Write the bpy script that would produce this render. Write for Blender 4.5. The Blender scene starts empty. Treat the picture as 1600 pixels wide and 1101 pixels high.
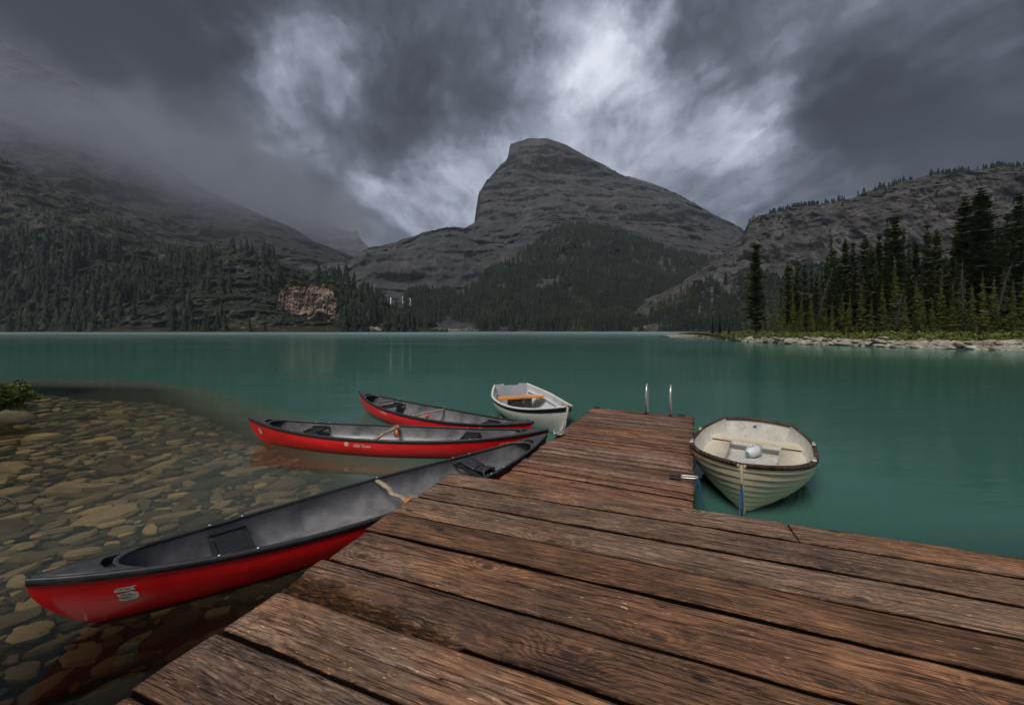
import bpy, math, random
import numpy as np
from mathutils import Vector, Matrix

sc = bpy.context.scene
C = sc.collection
rng = np.random.default_rng(7)
random.seed(7)
R = math.radians

# ------------------------------------------------------------------ camera
EYE = 1.95
F = 600.0
cam = bpy.data.cameras.new('camera')
cam.sensor_width = 36.0
cam.lens = 36.0 * F / 1600.0
cam.shift_y = -34.5 / 1600.0
cam.clip_start = 0.05
cam.clip_end = 30000
camo = bpy.data.objects.new('camera', cam)
camo.location = (0, 0, EYE)
camo.rotation_euler = (R(90), 0, 0)
C.objects.link(camo)
sc.camera = camo

# ------------------------------------------------------------------ look
sc.view_settings.view_transform = 'Standard'
sc.view_settings.look = 'None'
sc.view_settings.gamma = 1.0
sc.view_settings.exposure = 0.85
sc.view_settings.use_curve_mapping = False
sc.render.engine = 'CYCLES'
cy = sc.cycles
cy.use_denoising = True
cy.use_adaptive_sampling = True
cy.adaptive_threshold = 0.02
cy.max_bounces = 8
cy.diffuse_bounces = 3
cy.glossy_bounces = 4
cy.transparent_max_bounces = 12
cy.volume_bounces = 1
cy.volume_step_rate = 4.0
cy.volume_max_steps = 96
cy.sample_clamp_indirect = 4.0

# ------------------------------------------------------------------ node helpers
class NT:
    def __init__(s, tree):
        s.t = tree; s.n = tree.nodes; s.l = tree.links
        s.n.clear()
    def node(s, typ, **kw):
        nd = s.n.new(typ)
        for k, v in kw.items(): setattr(nd, k, v)
        return nd
    def put(s, sock, v):
        if v is None: return
        if isinstance(v, bpy.types.NodeSocket): s.l.new(v, sock)
        elif isinstance(v, (tuple, list)):
            if sock.type == 'RGBA' and len(v) == 3: v = (*v, 1)
            sock.default_value = v
        else: sock.default_value = v
    def m(s, op, a, b=None, c=None, clamp=False):
        nd = s.node('ShaderNodeMath', operation=op, use_clamp=clamp)
        s.put(nd.inputs[0], a); s.put(nd.inputs[1], b); s.put(nd.inputs[2], c)
        return nd.outputs[0]
    def vm(s, op, a, b=None, scale=None):
        nd = s.node('ShaderNodeVectorMath', operation=op)
        s.put(nd.inputs[0], a); s.put(nd.inputs[1], b)
        if scale is not None: s.put(nd.inputs['Scale'], scale)
        return nd.outputs['Value'] if op in ('DISTANCE', 'LENGTH', 'DOT_PRODUCT') else nd.outputs['Vector']
    def sep(s, v):
        nd = s.node('ShaderNodeSeparateXYZ'); s.put(nd.inputs[0], v); return nd.outputs
    def comb(s, x, y, z):
        nd = s.node('ShaderNodeCombineXYZ')
        s.put(nd.inputs[0], x); s.put(nd.inputs[1], y); s.put(nd.inputs[2], z); return nd.outputs[0]
    def noise(s, vec, scale=1.0, detail=4.0, rough=0.55, dist=0.0, lac=2.0):
        nd = s.node('ShaderNodeTexNoise')
        s.put(nd.inputs['Vector'], vec); s.put(nd.inputs['Scale'], scale)
        nd.inputs['Detail'].default_value = detail
        nd.inputs['Roughness'].default_value = rough
        nd.inputs['Distortion'].default_value = dist
        nd.inputs['Lacunarity'].default_value = lac
        return nd.outputs[0], nd.outputs[1]
    def vor(s, vec, scale=1.0, feature='F1', rand=1.0, dims='3D'):
        nd = s.node('ShaderNodeTexVoronoi', feature=feature, voronoi_dimensions=dims)
        s.put(nd.inputs['Vector'], vec); s.put(nd.inputs['Scale'], scale)
        nd.inputs['Randomness'].default_value = rand
        return nd.outputs
    def ramp(s, fac, stops, interp='LINEAR'):
        nd = s.node('ShaderNodeValToRGB'); s.put(nd.inputs[0], fac)
        cr = nd.color_ramp; cr.interpolation = interp
        while len(cr.elements) < len(stops): cr.elements.new(0.5)
        for e, (p, c) in zip(cr.elements, stops):
            e.position = p
            e.color = (c, c, c, 1) if isinstance(c, (int, float)) else (*c, 1)
        return nd.outputs[0]
    def mix(s, f, a, b, typ='MIX'):
        nd = s.node('ShaderNodeMix', data_type='RGBA', blend_type=typ)
        s.put(nd.inputs[0], f); s.put(nd.inputs[6], a); s.put(nd.inputs[7], b)
        return nd.outputs[2]
    def mapr(s, v, a, b, c=0.0, d=1.0, smooth=False):
        nd = s.node('ShaderNodeMapRange')
        if smooth: nd.interpolation_type = 'SMOOTHSTEP'
        s.put(nd.inputs[0], v)
        for i, q in enumerate((a, b, c, d)): s.put(nd.inputs[1 + i], q)
        return nd.outputs[0]
    def bump(s, h, strength=0.5, dist=0.01, normal=None):
        nd = s.node('ShaderNodeBump'); s.put(nd.inputs['Height'], h)
        s.put(nd.inputs['Strength'], strength); s.put(nd.inputs['Distance'], dist)
        if normal is not None: s.put(nd.inputs['Normal'], normal)
        return nd.outputs[0]
    def bsdf(s, color, rough=0.6, normal=None, metal=0.0, spec=0.5, coat=0.0, sheen=0.0):
        nd = s.node('ShaderNodeBsdfPrincipled')
        s.put(nd.inputs['Base Color'], color); s.put(nd.inputs['Roughness'], rough)
        s.put(nd.inputs['Metallic'], metal); s.put(nd.inputs['Specular IOR Level'], spec)
        s.put(nd.inputs['Coat Weight'], coat)
        if coat: nd.inputs['Coat Roughness'].default_value = 0.12
        if normal is not None: s.put(nd.inputs['Normal'], normal)
        return nd.outputs[0]
    def out(s, surf=None, vol=None):
        o = s.node('ShaderNodeOutputMaterial')
        if surf is not None: s.l.new(surf, o.inputs['Surface'])
        if vol is not None: s.l.new(vol, o.inputs['Volume'])
    def obj(s): return s.node('ShaderNodeTexCoord').outputs['Object']
    def gen(s): return s.node('ShaderNodeTexCoord').outputs['Generated']
    def pos(s): return s.node('ShaderNodeNewGeometry').outputs['Position']
    def orand(s): return s.node('ShaderNodeObjectInfo').outputs['Random']

def material(name):
    m = bpy.data.materials.new(name); m.use_nodes = True
    return m, NT(m.node_tree)

def at(px, py, Y):
    """photo pixel -> world point at depth Y"""
    return Vector(((px - 800) / F * Y, Y, EYE - (py - 516) / F * Y))

# ------------------------------------------------------------------ sky
def pdir(px, py):
    return Vector(((px - 800) / F, 1.0, -(py - 516) / F)).normalized()

SUN_EL, SUN_AZ = R(56), R(212)       # azimuth clockwise from +Y : behind the camera, to the left
w = bpy.data.worlds.new('World'); sc.world = w; w.use_nodes = True
n = NT(w.node_tree)
d = n.vm('NORMALIZE', n.gen())
dx, dy, dz = n.sep(d)
sky = n.node('ShaderNodeTexSky', sky_type='NISHITA', sun_disc=False)
sky.sun_elevation = SUN_EL; sky.sun_rotation = SUN_AZ
zz = n.m('ADD', n.m('MAXIMUM', dz, 0.0), 0.22)
pl = n.comb(n.m('DIVIDE', dx, zz), n.m('DIVIDE', dy, zz), n.m('MULTIPLY', dz, 1.5))
warpf, warpc = n.noise(pl, 0.9, 3, 0.5)
wv = n.vm('SUBTRACT', warpc, (0.5, 0.5, 0.5))
pl2 = n.vm('ADD', pl, n.vm('SCALE', wv, scale=0.9))
big, _ = n.noise(pl2, 0.75, 7, 0.50)
pl3 = n.vm('MULTIPLY', pl2, (1.15, 0.36, 1.0))
med, _ = n.noise(pl3, 2.1, 8, 0.52)
fine, _ = n.noise(pl3, 5.5, 6, 0.55)
# direction pushed about by noise, so that the lit and dark masses take cloud outlines
w2f, w2c = n.noise(d, 3.0, 8, 0.60)
dd = n.vm('ADD', d, n.vm('SCALE', n.vm('SUBTRACT', w2c, (0.5, 0.5, 0.5)), scale=0.42))
lobes = [  # px, py, radius, amplitude
    (460, 100, .12, .62), (415, 175, .10, .44), (495, 55, .08, .16), (545, 110, .07, .12),
    (330, 50, .15, -.22), (230, 110, .2, -.28), (60, 90, .30, -.34), (-120, 200, .6, -.24),
    (600, 160, .12, -.30), (700, 40, .19, -.38), (660, 235, .10, -.24), (570, 225, .10, -.10), (740, 190, .08, -.12),
    (790, 235, .075, .32), (640, 315, .13, .20), (710, 285, .08, .16), (565, 330, .1, .05),
    (960, 70, .10, .40), (885, 60, .09, .16), (1000, 115, .08, .20), (830, 110, .08, .06), (870, 165, .10, -.14),
    (1140, 180, .085, .38), (1160, 115, .06, .20), (1000, 215, .11, .26), (1205, 245, .09, .26), (1310, 275, .10, .26), (1150, 300, .15, .20),
    (1080, 50, .12, -.28), (1225, 35, .10, .20), (1560, 20, .17, .56), (1380, 30, .10, .08),
    (1310, 190, .13, -.55), (1440, 140, .20, -.55), (1570, 205, .16, -.40), (1255, 140, .08, -.18), (1600, 110, .12, -.15),
    (300, 300, .2, -.05), (900, 190, .55, .16), (480, 240, .35, .10), (40, 20, .4, -.24), (1590, 330, .3, -.05), (1600, 150, .35, -.10), (640, 90, .10, -.12)]
acc = None
for px, py, r_, a_ in lobes:
    di = pdir(px, py)
    ds = n.vm('DISTANCE', dd, tuple(di))
    e = n.m('POWER', 2.718, n.m('MULTIPLY', n.m('MULTIPLY', ds, ds), -1.0 / (r_ * r_)))
    acc = n.m('MULTIPLY_ADD', e, a_, acc if acc is not None else 0.0)
det, _ = n.noise(dd, 6.0, 9, 0.62, .35)
det2, _ = n.noise(n.vm('MULTIPLY', dd, (1, 1, 1.5)), 15.0, 7, 0.6)
tex = 0.0
for q_, a_ in ((big, .85), (med, 1.05), (fine, .60), (det, .62), (det2, .14)):
    tex = n.m('MULTIPLY_ADD', n.m('SUBTRACT', q_, 0.5), a_, tex)
val = n.m('ADD', n.m('ADD', 0.355, tex), n.m('MULTIPLY', acc, 0.86))
val = n.m('MULTIPLY', n.m('ADD', val, .21), .81, clamp=True)
cloud = n.ramp(val, [(0.0, (.003, .0035, .0045)), (0.2, (.012, .014, .018)), (0.36, (.031, .036, .046)), (0.52, (.068, .077, .097)), (0.68, (.155, .173, .215)),
                     (0.84, (.29, .315, .37)), (1.0, (.47, .49, .55))])
cl10 = n.vm('SCALE', cloud, scale=10.0)
col = n.mix(0.96, sky.outputs[0], cl10)
bg = n.node('ShaderNodeBackground'); n.put(bg.inputs[0], col); bg.inputs[1].default_value = 0.10
wo = n.node('ShaderNodeOutputWorld'); n.l.new(bg.outputs[0], wo.inputs[0])
w.cycles.sampling_method = 'MANUAL'; w.cycles.sample_map_resolution = 1024

# ------------------------------------------------------------------ sun (broad, behind cloud)
sl = bpy.data.lights.new('sun', 'SUN'); sl.energy = 1.5; sl.angle = R(26); sl.color = (1.0, 0.95, 0.88)
so = bpy.data.objects.new('sun', sl); C.objects.link(so)
sdir = Vector((math.sin(SUN_AZ) * math.cos(SUN_EL), math.cos(SUN_AZ) * math.cos(SUN_EL), math.sin(SUN_EL)))
so.rotation_euler = sdir.to_track_quat('Z', 'Y').to_euler()

# ------------------------------------------------------------------ numpy noise
def _h(ix, iy, iz, seed):
    v = (ix.astype(np.int64) * 374761393 + iy.astype(np.int64) * 668265263 + iz.astype(np.int64) * 2147483647 + seed * 1274126177) & 0xffffffff
    v = ((v ^ (v >> 13)) * 1274126177) & 0xffffffff
    v = (v ^ (v >> 16)) & 0xffffff
    return v / float(0xffffff)
def vnoise(x, y, z=None, seed=0):
    x = np.asarray(x, float); y = np.asarray(y, float)
    z = np.zeros_like(x) if z is None else np.asarray(z, float)
    fx, fy, fz = np.floor(x), np.floor(y), np.floor(z)
    tx, ty, tz = x - fx, y - fy, z - fz
    tx = tx * tx * (3 - 2 * tx); ty = ty * ty * (3 - 2 * ty); tz = tz * tz * (3 - 2 * tz)
    r = 0
    for a in (0, 1):
        for b in (0, 1):
            for c in (0, 1):
                r = r + _h(fx + a, fy + b, fz + c, seed) * (tx if a else 1 - tx) * (ty if b else 1 - ty) * (tz if c else 1 - tz)
    return r * 2 - 1
def fbm(x, y, z=None, o=5, seed=0, gain=.5, ridged=False):
    s = 0; a = 1; t = 0; f = 1.0
    for i in range(o):
        v = vnoise(np.asarray(x) * f, np.asarray(y) * f, None if z is None else np.asarray(z) * f, seed + i * 17)
        if ridged: v = 1 - 2 * np.abs(v)
        s = s + a * v; t += a; a *= gain; f *= 2.03
    return s / t

ORD = 'first second third fourth fifth sixth seventh eighth ninth tenth eleventh twelfth thirteenth fourteenth fifteenth sixteenth seventeenth eighteenth nineteenth twentieth twenty-first twenty-second twenty-third twenty-fourth twenty-fifth twenty-sixth twenty-seventh twenty-eighth twenty-ninth thirtieth thirty-first thirty-second thirty-third thirty-fourth thirty-fifth thirty-sixth thirty-seventh thirty-eighth thirty-ninth fortieth'.split()
# ------------------------------------------------------------------ mesh helpers
def mesh(name, verts, faces, mats=(), smooth=False, midx=None):
    me = bpy.data.meshes.new(name)
    verts = np.asarray(verts, dtype=np.float32).reshape(-1, 3)
    if isinstance(faces, np.ndarray):
        nf, k = faces.shape
        me.vertices.add(len(verts)); me.vertices.foreach_set('co', verts.ravel())
        me.loops.add(nf * k); me.polygons.add(nf)
        me.loops.foreach_set('vertex_index', faces.astype(np.int32).ravel())
        me.polygons.foreach_set('loop_start', np.arange(0, nf * k, k, dtype=np.int32))
        me.polygons.foreach_set('loop_total', np.full(nf, k, dtype=np.int32))
    else:
        me.from_pydata([tuple(v) for v in verts], [], [tuple(f) for f in faces])
    if not isinstance(mats, (list, tuple)): mats = (mats,)
    for m in mats: me.materials.append(m)
    if midx is not None: me.polygons.foreach_set('material_index', np.asarray(midx, dtype=np.int32))
    if smooth: me.polygons.foreach_set('use_smooth', np.ones(len(me.polygons), dtype=bool))
    me.update(calc_edges=True)
    return me

def link(name, data, parent=None, loc=None, rot=None, scale=None):
    o = bpy.data.objects.new(name, data); C.objects.link(o)
    if parent is not None: o.parent = parent
    if loc is not None: o.location = loc
    if rot is not None: o.rotation_euler = rot
    if scale is not None: o.scale = scale
    return o

def part(name, verts, faces, mat, parent=None, smooth=False, **kw):
    return link(name, mesh(name, verts, faces, mat, smooth), parent, **kw)

def tag(o, label=None, cat=None, group=None, kind=None):
    if label: o['label'] = label
    if cat: o['category'] = cat
    if group: o['group'] = group
    if kind: o['kind'] = kind
    return o

def thing(name, label, cat, loc=(0, 0, 0), rotz=0.0, group=None, rot=None):
    o = link(name, None, None, loc, rot if rot else (0, 0, rotz))
    o.empty_display_size = 0.1
    return tag(o, label, cat, group)

def grid_faces(nu, nv, wrap_u=False, wrap_v=False):
    """indices for a grid stored as [iu*nv+iv]"""
    iu = np.arange(nu if wrap_u else nu - 1); iv = np.arange(nv if wrap_v else nv - 1)
    a, b = np.meshgrid(iu, iv, indexing='ij')
    a2 = (a + 1) % nu; b2 = (b + 1) % nv
    return np.stack([a * nv + b, a2 * nv + b, a2 * nv + b2, a * nv + b2], -1).reshape(-1, 4)

class MB:
    """collects shapes to become ONE mesh object"""
    def __init__(s): s.v = []; s.f = []
    def add(s, v, f):
        o = len(s.v); s.v += [tuple(p) for p in v]; s.f += [tuple(int(i) + o for i in q) for q in f]; return s
    def box(s, x0, x1, y0, y1, z0, z1, ch=0.0):
        if ch <= 0:
            v = [(x, y, z) for z in (z0, z1) for x, y in ((x0, y0), (x1, y0), (x1, y1), (x0, y1))]
            return s.add(v, [(3, 2, 1, 0), (4, 5, 6, 7), (0, 1, 5, 4), (1, 2, 6, 5), (2, 3, 7, 6), (3, 0, 4, 7)])
        v = []
        for z, c in ((z0, ch), (z0 + ch, 0), (z1 - ch, 0), (z1, ch)):
            v += [(x0 + c, y0 + c, z), (x1 - c, y0 + c, z), (x1 - c, y1 - c, z), (x0 + c, y1 - c, z)]
        f = [(3, 2, 1, 0), (12, 13, 14, 15)]
        for k in range(3):
            for i in range(4):
                f.append((k * 4 + i, k * 4 + (i + 1) % 4, k * 4 + 4 + (i + 1) % 4, k * 4 + 4 + i))
        return s.add(v, f)
    def tube(s, pts, r, k=8, cap=True):
        pts = [Vector(p) for p in pts]; rs = r if isinstance(r, (list, tuple)) else [r] * len(pts)
        up = Vector((0, 0, 1)); rings = []
        for i, p in enumerate(pts):
            t = (pts[min(i + 1, len(pts) - 1)] - pts[max(i - 1, 0)]).normalized()
            a = t.cross(up)
            if a.length < 1e-3: a = t.cross(Vector((1, 0, 0)))
            a.normalize(); b = t.cross(a)
            rings.append([p + (a * math.cos(2 * math.pi * j / k) + b * math.sin(2 * math.pi * j / k)) * rs[i] for j in range(k)])
        v = [q for rg in rings for q in rg]
        f = [(i * k + j, i * k + (j + 1) % k, (i + 1) * k + (j + 1) % k, (i + 1) * k + j) for i in range(len(pts) - 1) for j in range(k)]
        if cap: f += [tuple(range(k - 1, -1, -1)), tuple((len(pts) - 1) * k + j for j in range(k))]
        return s.add(v, f)
    def ball(s, c, r, sq=(1, 1, 1), nu=10, nv=7):
        c = Vector(c); v = [c + Vector((0, 0, r * sq[2]))]
        for i in range(1, nv):
            th = math.pi * i / nv
            for j in range(nu):
                ph = 2 * math.pi * j / nu
                v.append(c + Vector((r * sq[0] * math.sin(th) * math.cos(ph), r * sq[1] * math.sin(th) * math.sin(ph), r * sq[2] * math.cos(th))))
        v.append(c - Vector((0, 0, r * sq[2])))
        f = [(0, 1 + j, 1 + (j + 1) % nu) for j in range(nu)]
        for i in range(nv - 2):
            for j in range(nu):
                a = 1 + i * nu + j; b = 1 + i * nu + (j + 1) % nu
                f.append((a, a + nu, b + nu, b))
        last = len(v) - 1; o = 1 + (nv - 2) * nu
        f += [(last, o + (j + 1) % nu, o + j) for j in range(nu)]
        return s.add(v, f)
    def obj(s, name, mat, parent=None, smooth=False, **kw):
        return link(name, mesh(name, s.v, s.f, mat, smooth), parent, **kw)
# ------------------------------------------------------------------ materials of the land
def rock_mat(name, dark, mid, light, strata=0.02, crack=0.02, green=None, scale=1.0, gz=(0.6, 0.9), warm=None, bs=1.0, wt=(.22, .40, .38)):
    m, n = material(name)
    p = n.pos()
    nz = n.sep(n.node('ShaderNodeNewGeometry').outputs['Normal'])[2]
    wf, wc = n.noise(p, 0.006 * scale, 4, 0.6)
    p2 = n.vm('ADD', p, n.vm('SCALE', n.vm('SUBTRACT', wc, (.5, .5, .5)), scale=60 / scale))
    st, _ = n.noise(n.vm('MULTIPLY', p2, (0.08, 0.08, 1.0)), strata * scale, 8, 0.68)
    gl, _ = n.noise(n.vm('MULTIPLY', p2, (1.0, 0.4, 0.16)), crack * scale, 8, 0.65)
    fn, _ = n.noise(p, 0.12 * scale, 8, 0.7)
    bg_, _ = n.noise(p, 0.004 * scale, 5, 0.6)
    s = n.m('ADD', n.m('MULTIPLY', st, wt[0]), n.m('ADD', n.m('MULTIPLY', gl, wt[1]), n.m('MULTIPLY', fn, wt[2])))
    c = n.ramp(s, [(0.36, dark), (0.5, mid), (0.62, light)])
    if warm:
        c = n.mix(n.mapr(bg_, .48, .62, 0, .8, True), c, n.mix(1.0, c, warm, 'MULTIPLY'))
    if green:
        gn, _ = n.noise(p, 0.03 * scale, 6, 0.65)
        gf = n.m('MULTIPLY', n.mapr(n.m('ADD', nz, n.m('MULTIPLY', n.m('SUBTRACT', gn, .5), 0.9)), gz[0], gz[1], 0, 1, True), 0.9)
        gcol = n.ramp(fn, [(.35, tuple(x * .55 for x in green)), (.65, green)])
        c = n.mix(gf, c, gcol)
    fn2, _ = n.noise(n.vm('MULTIPLY', p2, (.5, .5, 1.6)), .35 * scale, 7, .7)
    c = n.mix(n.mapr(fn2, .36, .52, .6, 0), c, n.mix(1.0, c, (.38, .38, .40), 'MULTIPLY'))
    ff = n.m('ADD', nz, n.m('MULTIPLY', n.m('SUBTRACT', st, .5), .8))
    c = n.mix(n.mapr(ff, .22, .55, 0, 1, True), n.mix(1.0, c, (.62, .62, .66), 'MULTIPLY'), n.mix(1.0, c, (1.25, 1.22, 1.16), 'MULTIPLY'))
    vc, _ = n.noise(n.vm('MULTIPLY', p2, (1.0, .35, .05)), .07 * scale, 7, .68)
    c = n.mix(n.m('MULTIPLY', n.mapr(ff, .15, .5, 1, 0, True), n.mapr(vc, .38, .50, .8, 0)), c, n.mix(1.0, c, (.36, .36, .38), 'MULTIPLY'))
    b = n.bump(n.m('ADD', n.m('ADD', s, n.m('MULTIPLY', vc, .35)), n.m('MULTIPLY', fn2, .25)), 1.0 * bs, 18 / scale)
    n.out(n.bsdf(c, 0.92, b, spec=0.2))
    return m

M = {}
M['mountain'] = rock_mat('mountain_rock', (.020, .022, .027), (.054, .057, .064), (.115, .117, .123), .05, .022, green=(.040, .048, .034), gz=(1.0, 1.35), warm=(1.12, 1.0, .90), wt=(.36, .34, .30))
M['far'] = rock_mat('far_rock', (.04, .042, .046), (.09, .092, .098), (.16, .16, .165), .02, .012)
M['slope'] = rock_mat('slope_rock', (.022, .021, .021), (.070, .065, .060), (.20, .18, .155), .05, .04, green=(.026, .038, .018), scale=1.6, gz=(.50, .88))
M['leftface'] = rock_mat('left_face_rock', (.019, .021, .023), (.047, .048, .050), (.125, .122, .117), .03, .02, green=(.035, .046, .024), scale=1.1, gz=(.66, .98), warm=(1.1, .95, .82))
M['cliff'] = rock_mat('cliff_rock', (.026, .027, .030), (.072, .071, .075), (.18, .168, .162), .05, .045, green=(.030, .042, .022), scale=1.5, gz=(.80, 1.15), warm=(1.08, .97, .90), wt=(.14, .50, .36))
M['pink'] = rock_mat('pink_rock', (.075, .062, .055), (.30, .225, .175), (.52, .41, .325), .05, .06, scale=3.0, gz=(.8, .95), warm=(1.1, .9, .8), wt=(.12, .44, .44))
M['scree'] = rock_mat('scree', (.16, .14, .12), (.30, .26, .22), (.48, .42, .36), .05, .05, scale=4)

def foliage_mat(name, dark, light, yellow=0.0):
    m, n = material(name)
    p = n.pos(); rn = n.orand()
    a, _ = n.noise(n.vm('ADD', p, n.comb(n.m('MULTIPLY', rn, 70), 0, 0)), 0.9, 5, 0.7)
    c = n.ramp(a, [(.35, dark), (.65, light)])
    c = n.mix(n.mapr(rn, 0, 1, 0, .45), c, n.mix(1.0, c, (1.35, 1.15, .75), 'MULTIPLY'))
    df = n.bsdf(c, 0.75, spec=0.25)
    n.out(df)
    return m
M['fir_dark'] = foliage_mat('fir_needles_dark', (.030, .043, .021), (.115, .135, .055))
M['fir_mid'] = foliage_mat('fir_needles_mid', (.09, .12, .038), (.28, .29, .085))
M['fir_young'] = foliage_mat('fir_needles_young', (.12, .15, .045), (.28, .28, .085))
M['bush'] = foliage_mat('bush_leaves', (.05, .075, .018), (.15, .18, .045))
def forest_mat():
    m, n = material('forest_needles')
    p = n.pos()
    a, _ = n.noise(p, 0.035, 4, 0.6)
    b, _ = n.noise(p, 0.4, 3, 0.7)
    c = n.ramp(n.m('ADD', n.m('MULTIPLY', a, .65), n.m('MULTIPLY', b, .35)), [(.36, (.007, .010, .009)), (.52, (.015, .021, .014)), (.66, (.048, .055, .026))])
    n.out(n.bsdf(c, 0.85, spec=0.15)); return m
M['forest'] = forest_mat()
def bark_mat():
    m, n = material('bark')
    a, _ = n.noise(n.vm('MULTIPLY', n.obj(), (6, 6, 1.0)), 1.4, 6, .7)
    n.out(n.bsdf(n.ramp(a, [(.3, (.05, .04, .033)), (.7, (.20, .165, .135))]), .9, n.bump(a, .6, .04), spec=.2)); return m
M['bark'] = bark_mat()
def deadwood_mat():
    m, n = material('dead_wood')
    a, _ = n.noise(n.obj(), 2.5, 6, .7)
    n.out(n.bsdf(n.ramp(a, [(.3, (.035, .031, .028)), (.7, (.10, .09, .08))]), .9, spec=.2)); return m
M['deadwood'] = deadwood_mat()

# ------------------------------------------------------------------ terrain from rows of points
def interp(pts, x):
    a = np.array(pts, float); return np.interp(x, a[:, 0], a[:, 1])

def terrain(name, rows, x0, x1, nx, ny, mat, ay=0.0, az=0.0, sx=80.0, seed=0, ledge=0.0, ledge_h=60.0, fine=0.0, back=None, ridge_keep=0.35, gully=0.0):
    """rows: (Y or [(px,Y)..], [(px,py)..]) from the foot to the ridge"""
    px = np.linspace(x0, x1, nx)
    P = []
    for Y, poly in rows:
        Yv = interp(Y, px) if isinstance(Y, (list, tuple)) else np.full(nx, float(Y))
        py = interp(poly, px)
        P.append(np.stack([(px - 800) / F * Yv, Yv, EYE - (py - 516) / F * Yv], -1))
    nfront = len(P)
    if back:
        last = P[-1]
        for dY, dz in back:
            q = last.copy(); q[:, 1] += dY; q[:, 0] *= (q[:, 1] / last[:, 1]); q[:, 2] = last[:, 2] - dz
            P.append(q)
    P = np.array(P)                                  # rows, nx, 3
    seg = np.linalg.norm(np.diff(P, axis=0), axis=-1).mean(1)
    cum = np.r_[0, np.cumsum(seg)]
    front_len = cum[nfront - 1]
    tt = np.r_[np.linspace(0, front_len, ny), (np.linspace(front_len, cum[-1], 14)[1:] if back else [])]
    k = np.clip(np.searchsorted(cum, tt, side='right') - 1, 0, len(P) - 2)
    fr = ((tt - cum[k]) / seg[k])[:, None, None]
    G = P[k] * (1 - fr) + P[k + 1] * fr               # ny, nx, 3
    X, Y, Z = G[..., 0], G[..., 1], G[..., 2]
    t = (tt / front_len)[:, None]
    env = np.clip(t * 6, 0, 1) * np.where(t > 0.975, np.clip(ridge_keep + (1 - ridge_keep) * (1 - t) / .025, ridge_keep, 1), 1)
    n1 = fbm(X / sx, Z / sx * .6, Y / sx, 6, seed, .52)
    n2 = fbm(X / sx * .9 + 7, Z / sx * 1.3, Y / sx, 6, seed + 5, .5, True)
    Y2 = Y - env * ay * (n1 * .6 + n2 * .7)
    Z2 = Z + env * az * fbm(X / sx * 1.7, Y / sx * 1.7, None, 6, seed + 9, .55)
    if ledge:
        wob = fbm(X / (sx * 1.2), Y / (sx * 1.2), Z / sx, 4, seed + 3) * ledge_h * 1.6; ledge = ledge * (.55 + .6 * fbm(X / sx, Z / sx, None, 3, seed + 4))
        ph = (Z2 + wob) / ledge_h
        fl = np.floor(ph); q = ph - fl
        step = np.clip((q - .55) / .45, 0, 1)
        Y2 = Y2 + env * ledge * (step - q)             # terraces: flat tread then steep riser
    if gully:
        Y2 = Y2 - env * gully * fbm(X / sx * 3.2 + .5 * n1, Z / sx * .5, Y / sx, 5, seed + 31, .55, True)
    if fine:
        Y2 = Y2 + env * fine * fbm(X / (sx * .09), Z / (sx * .09), None, 4, seed + 21, .6, True)
        Z2 = Z2 + env * fine * .25 * fbm(X / (sx * .06), Y / (sx * .06), None, 3, seed + 23, .6)
    V = np.stack([X * (Y2 / Y), Y2, np.where(t < .02, np.minimum(Z2, Z), Z2)], -1)
    o = link(name, mesh(name, V.reshape(-1, 3), grid_faces(V.shape[0], V.shape[1])[:, ::-1], mat, True))
    o['kind'] = 'structure'
    o.hide_render = False
    return o, V

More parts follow.
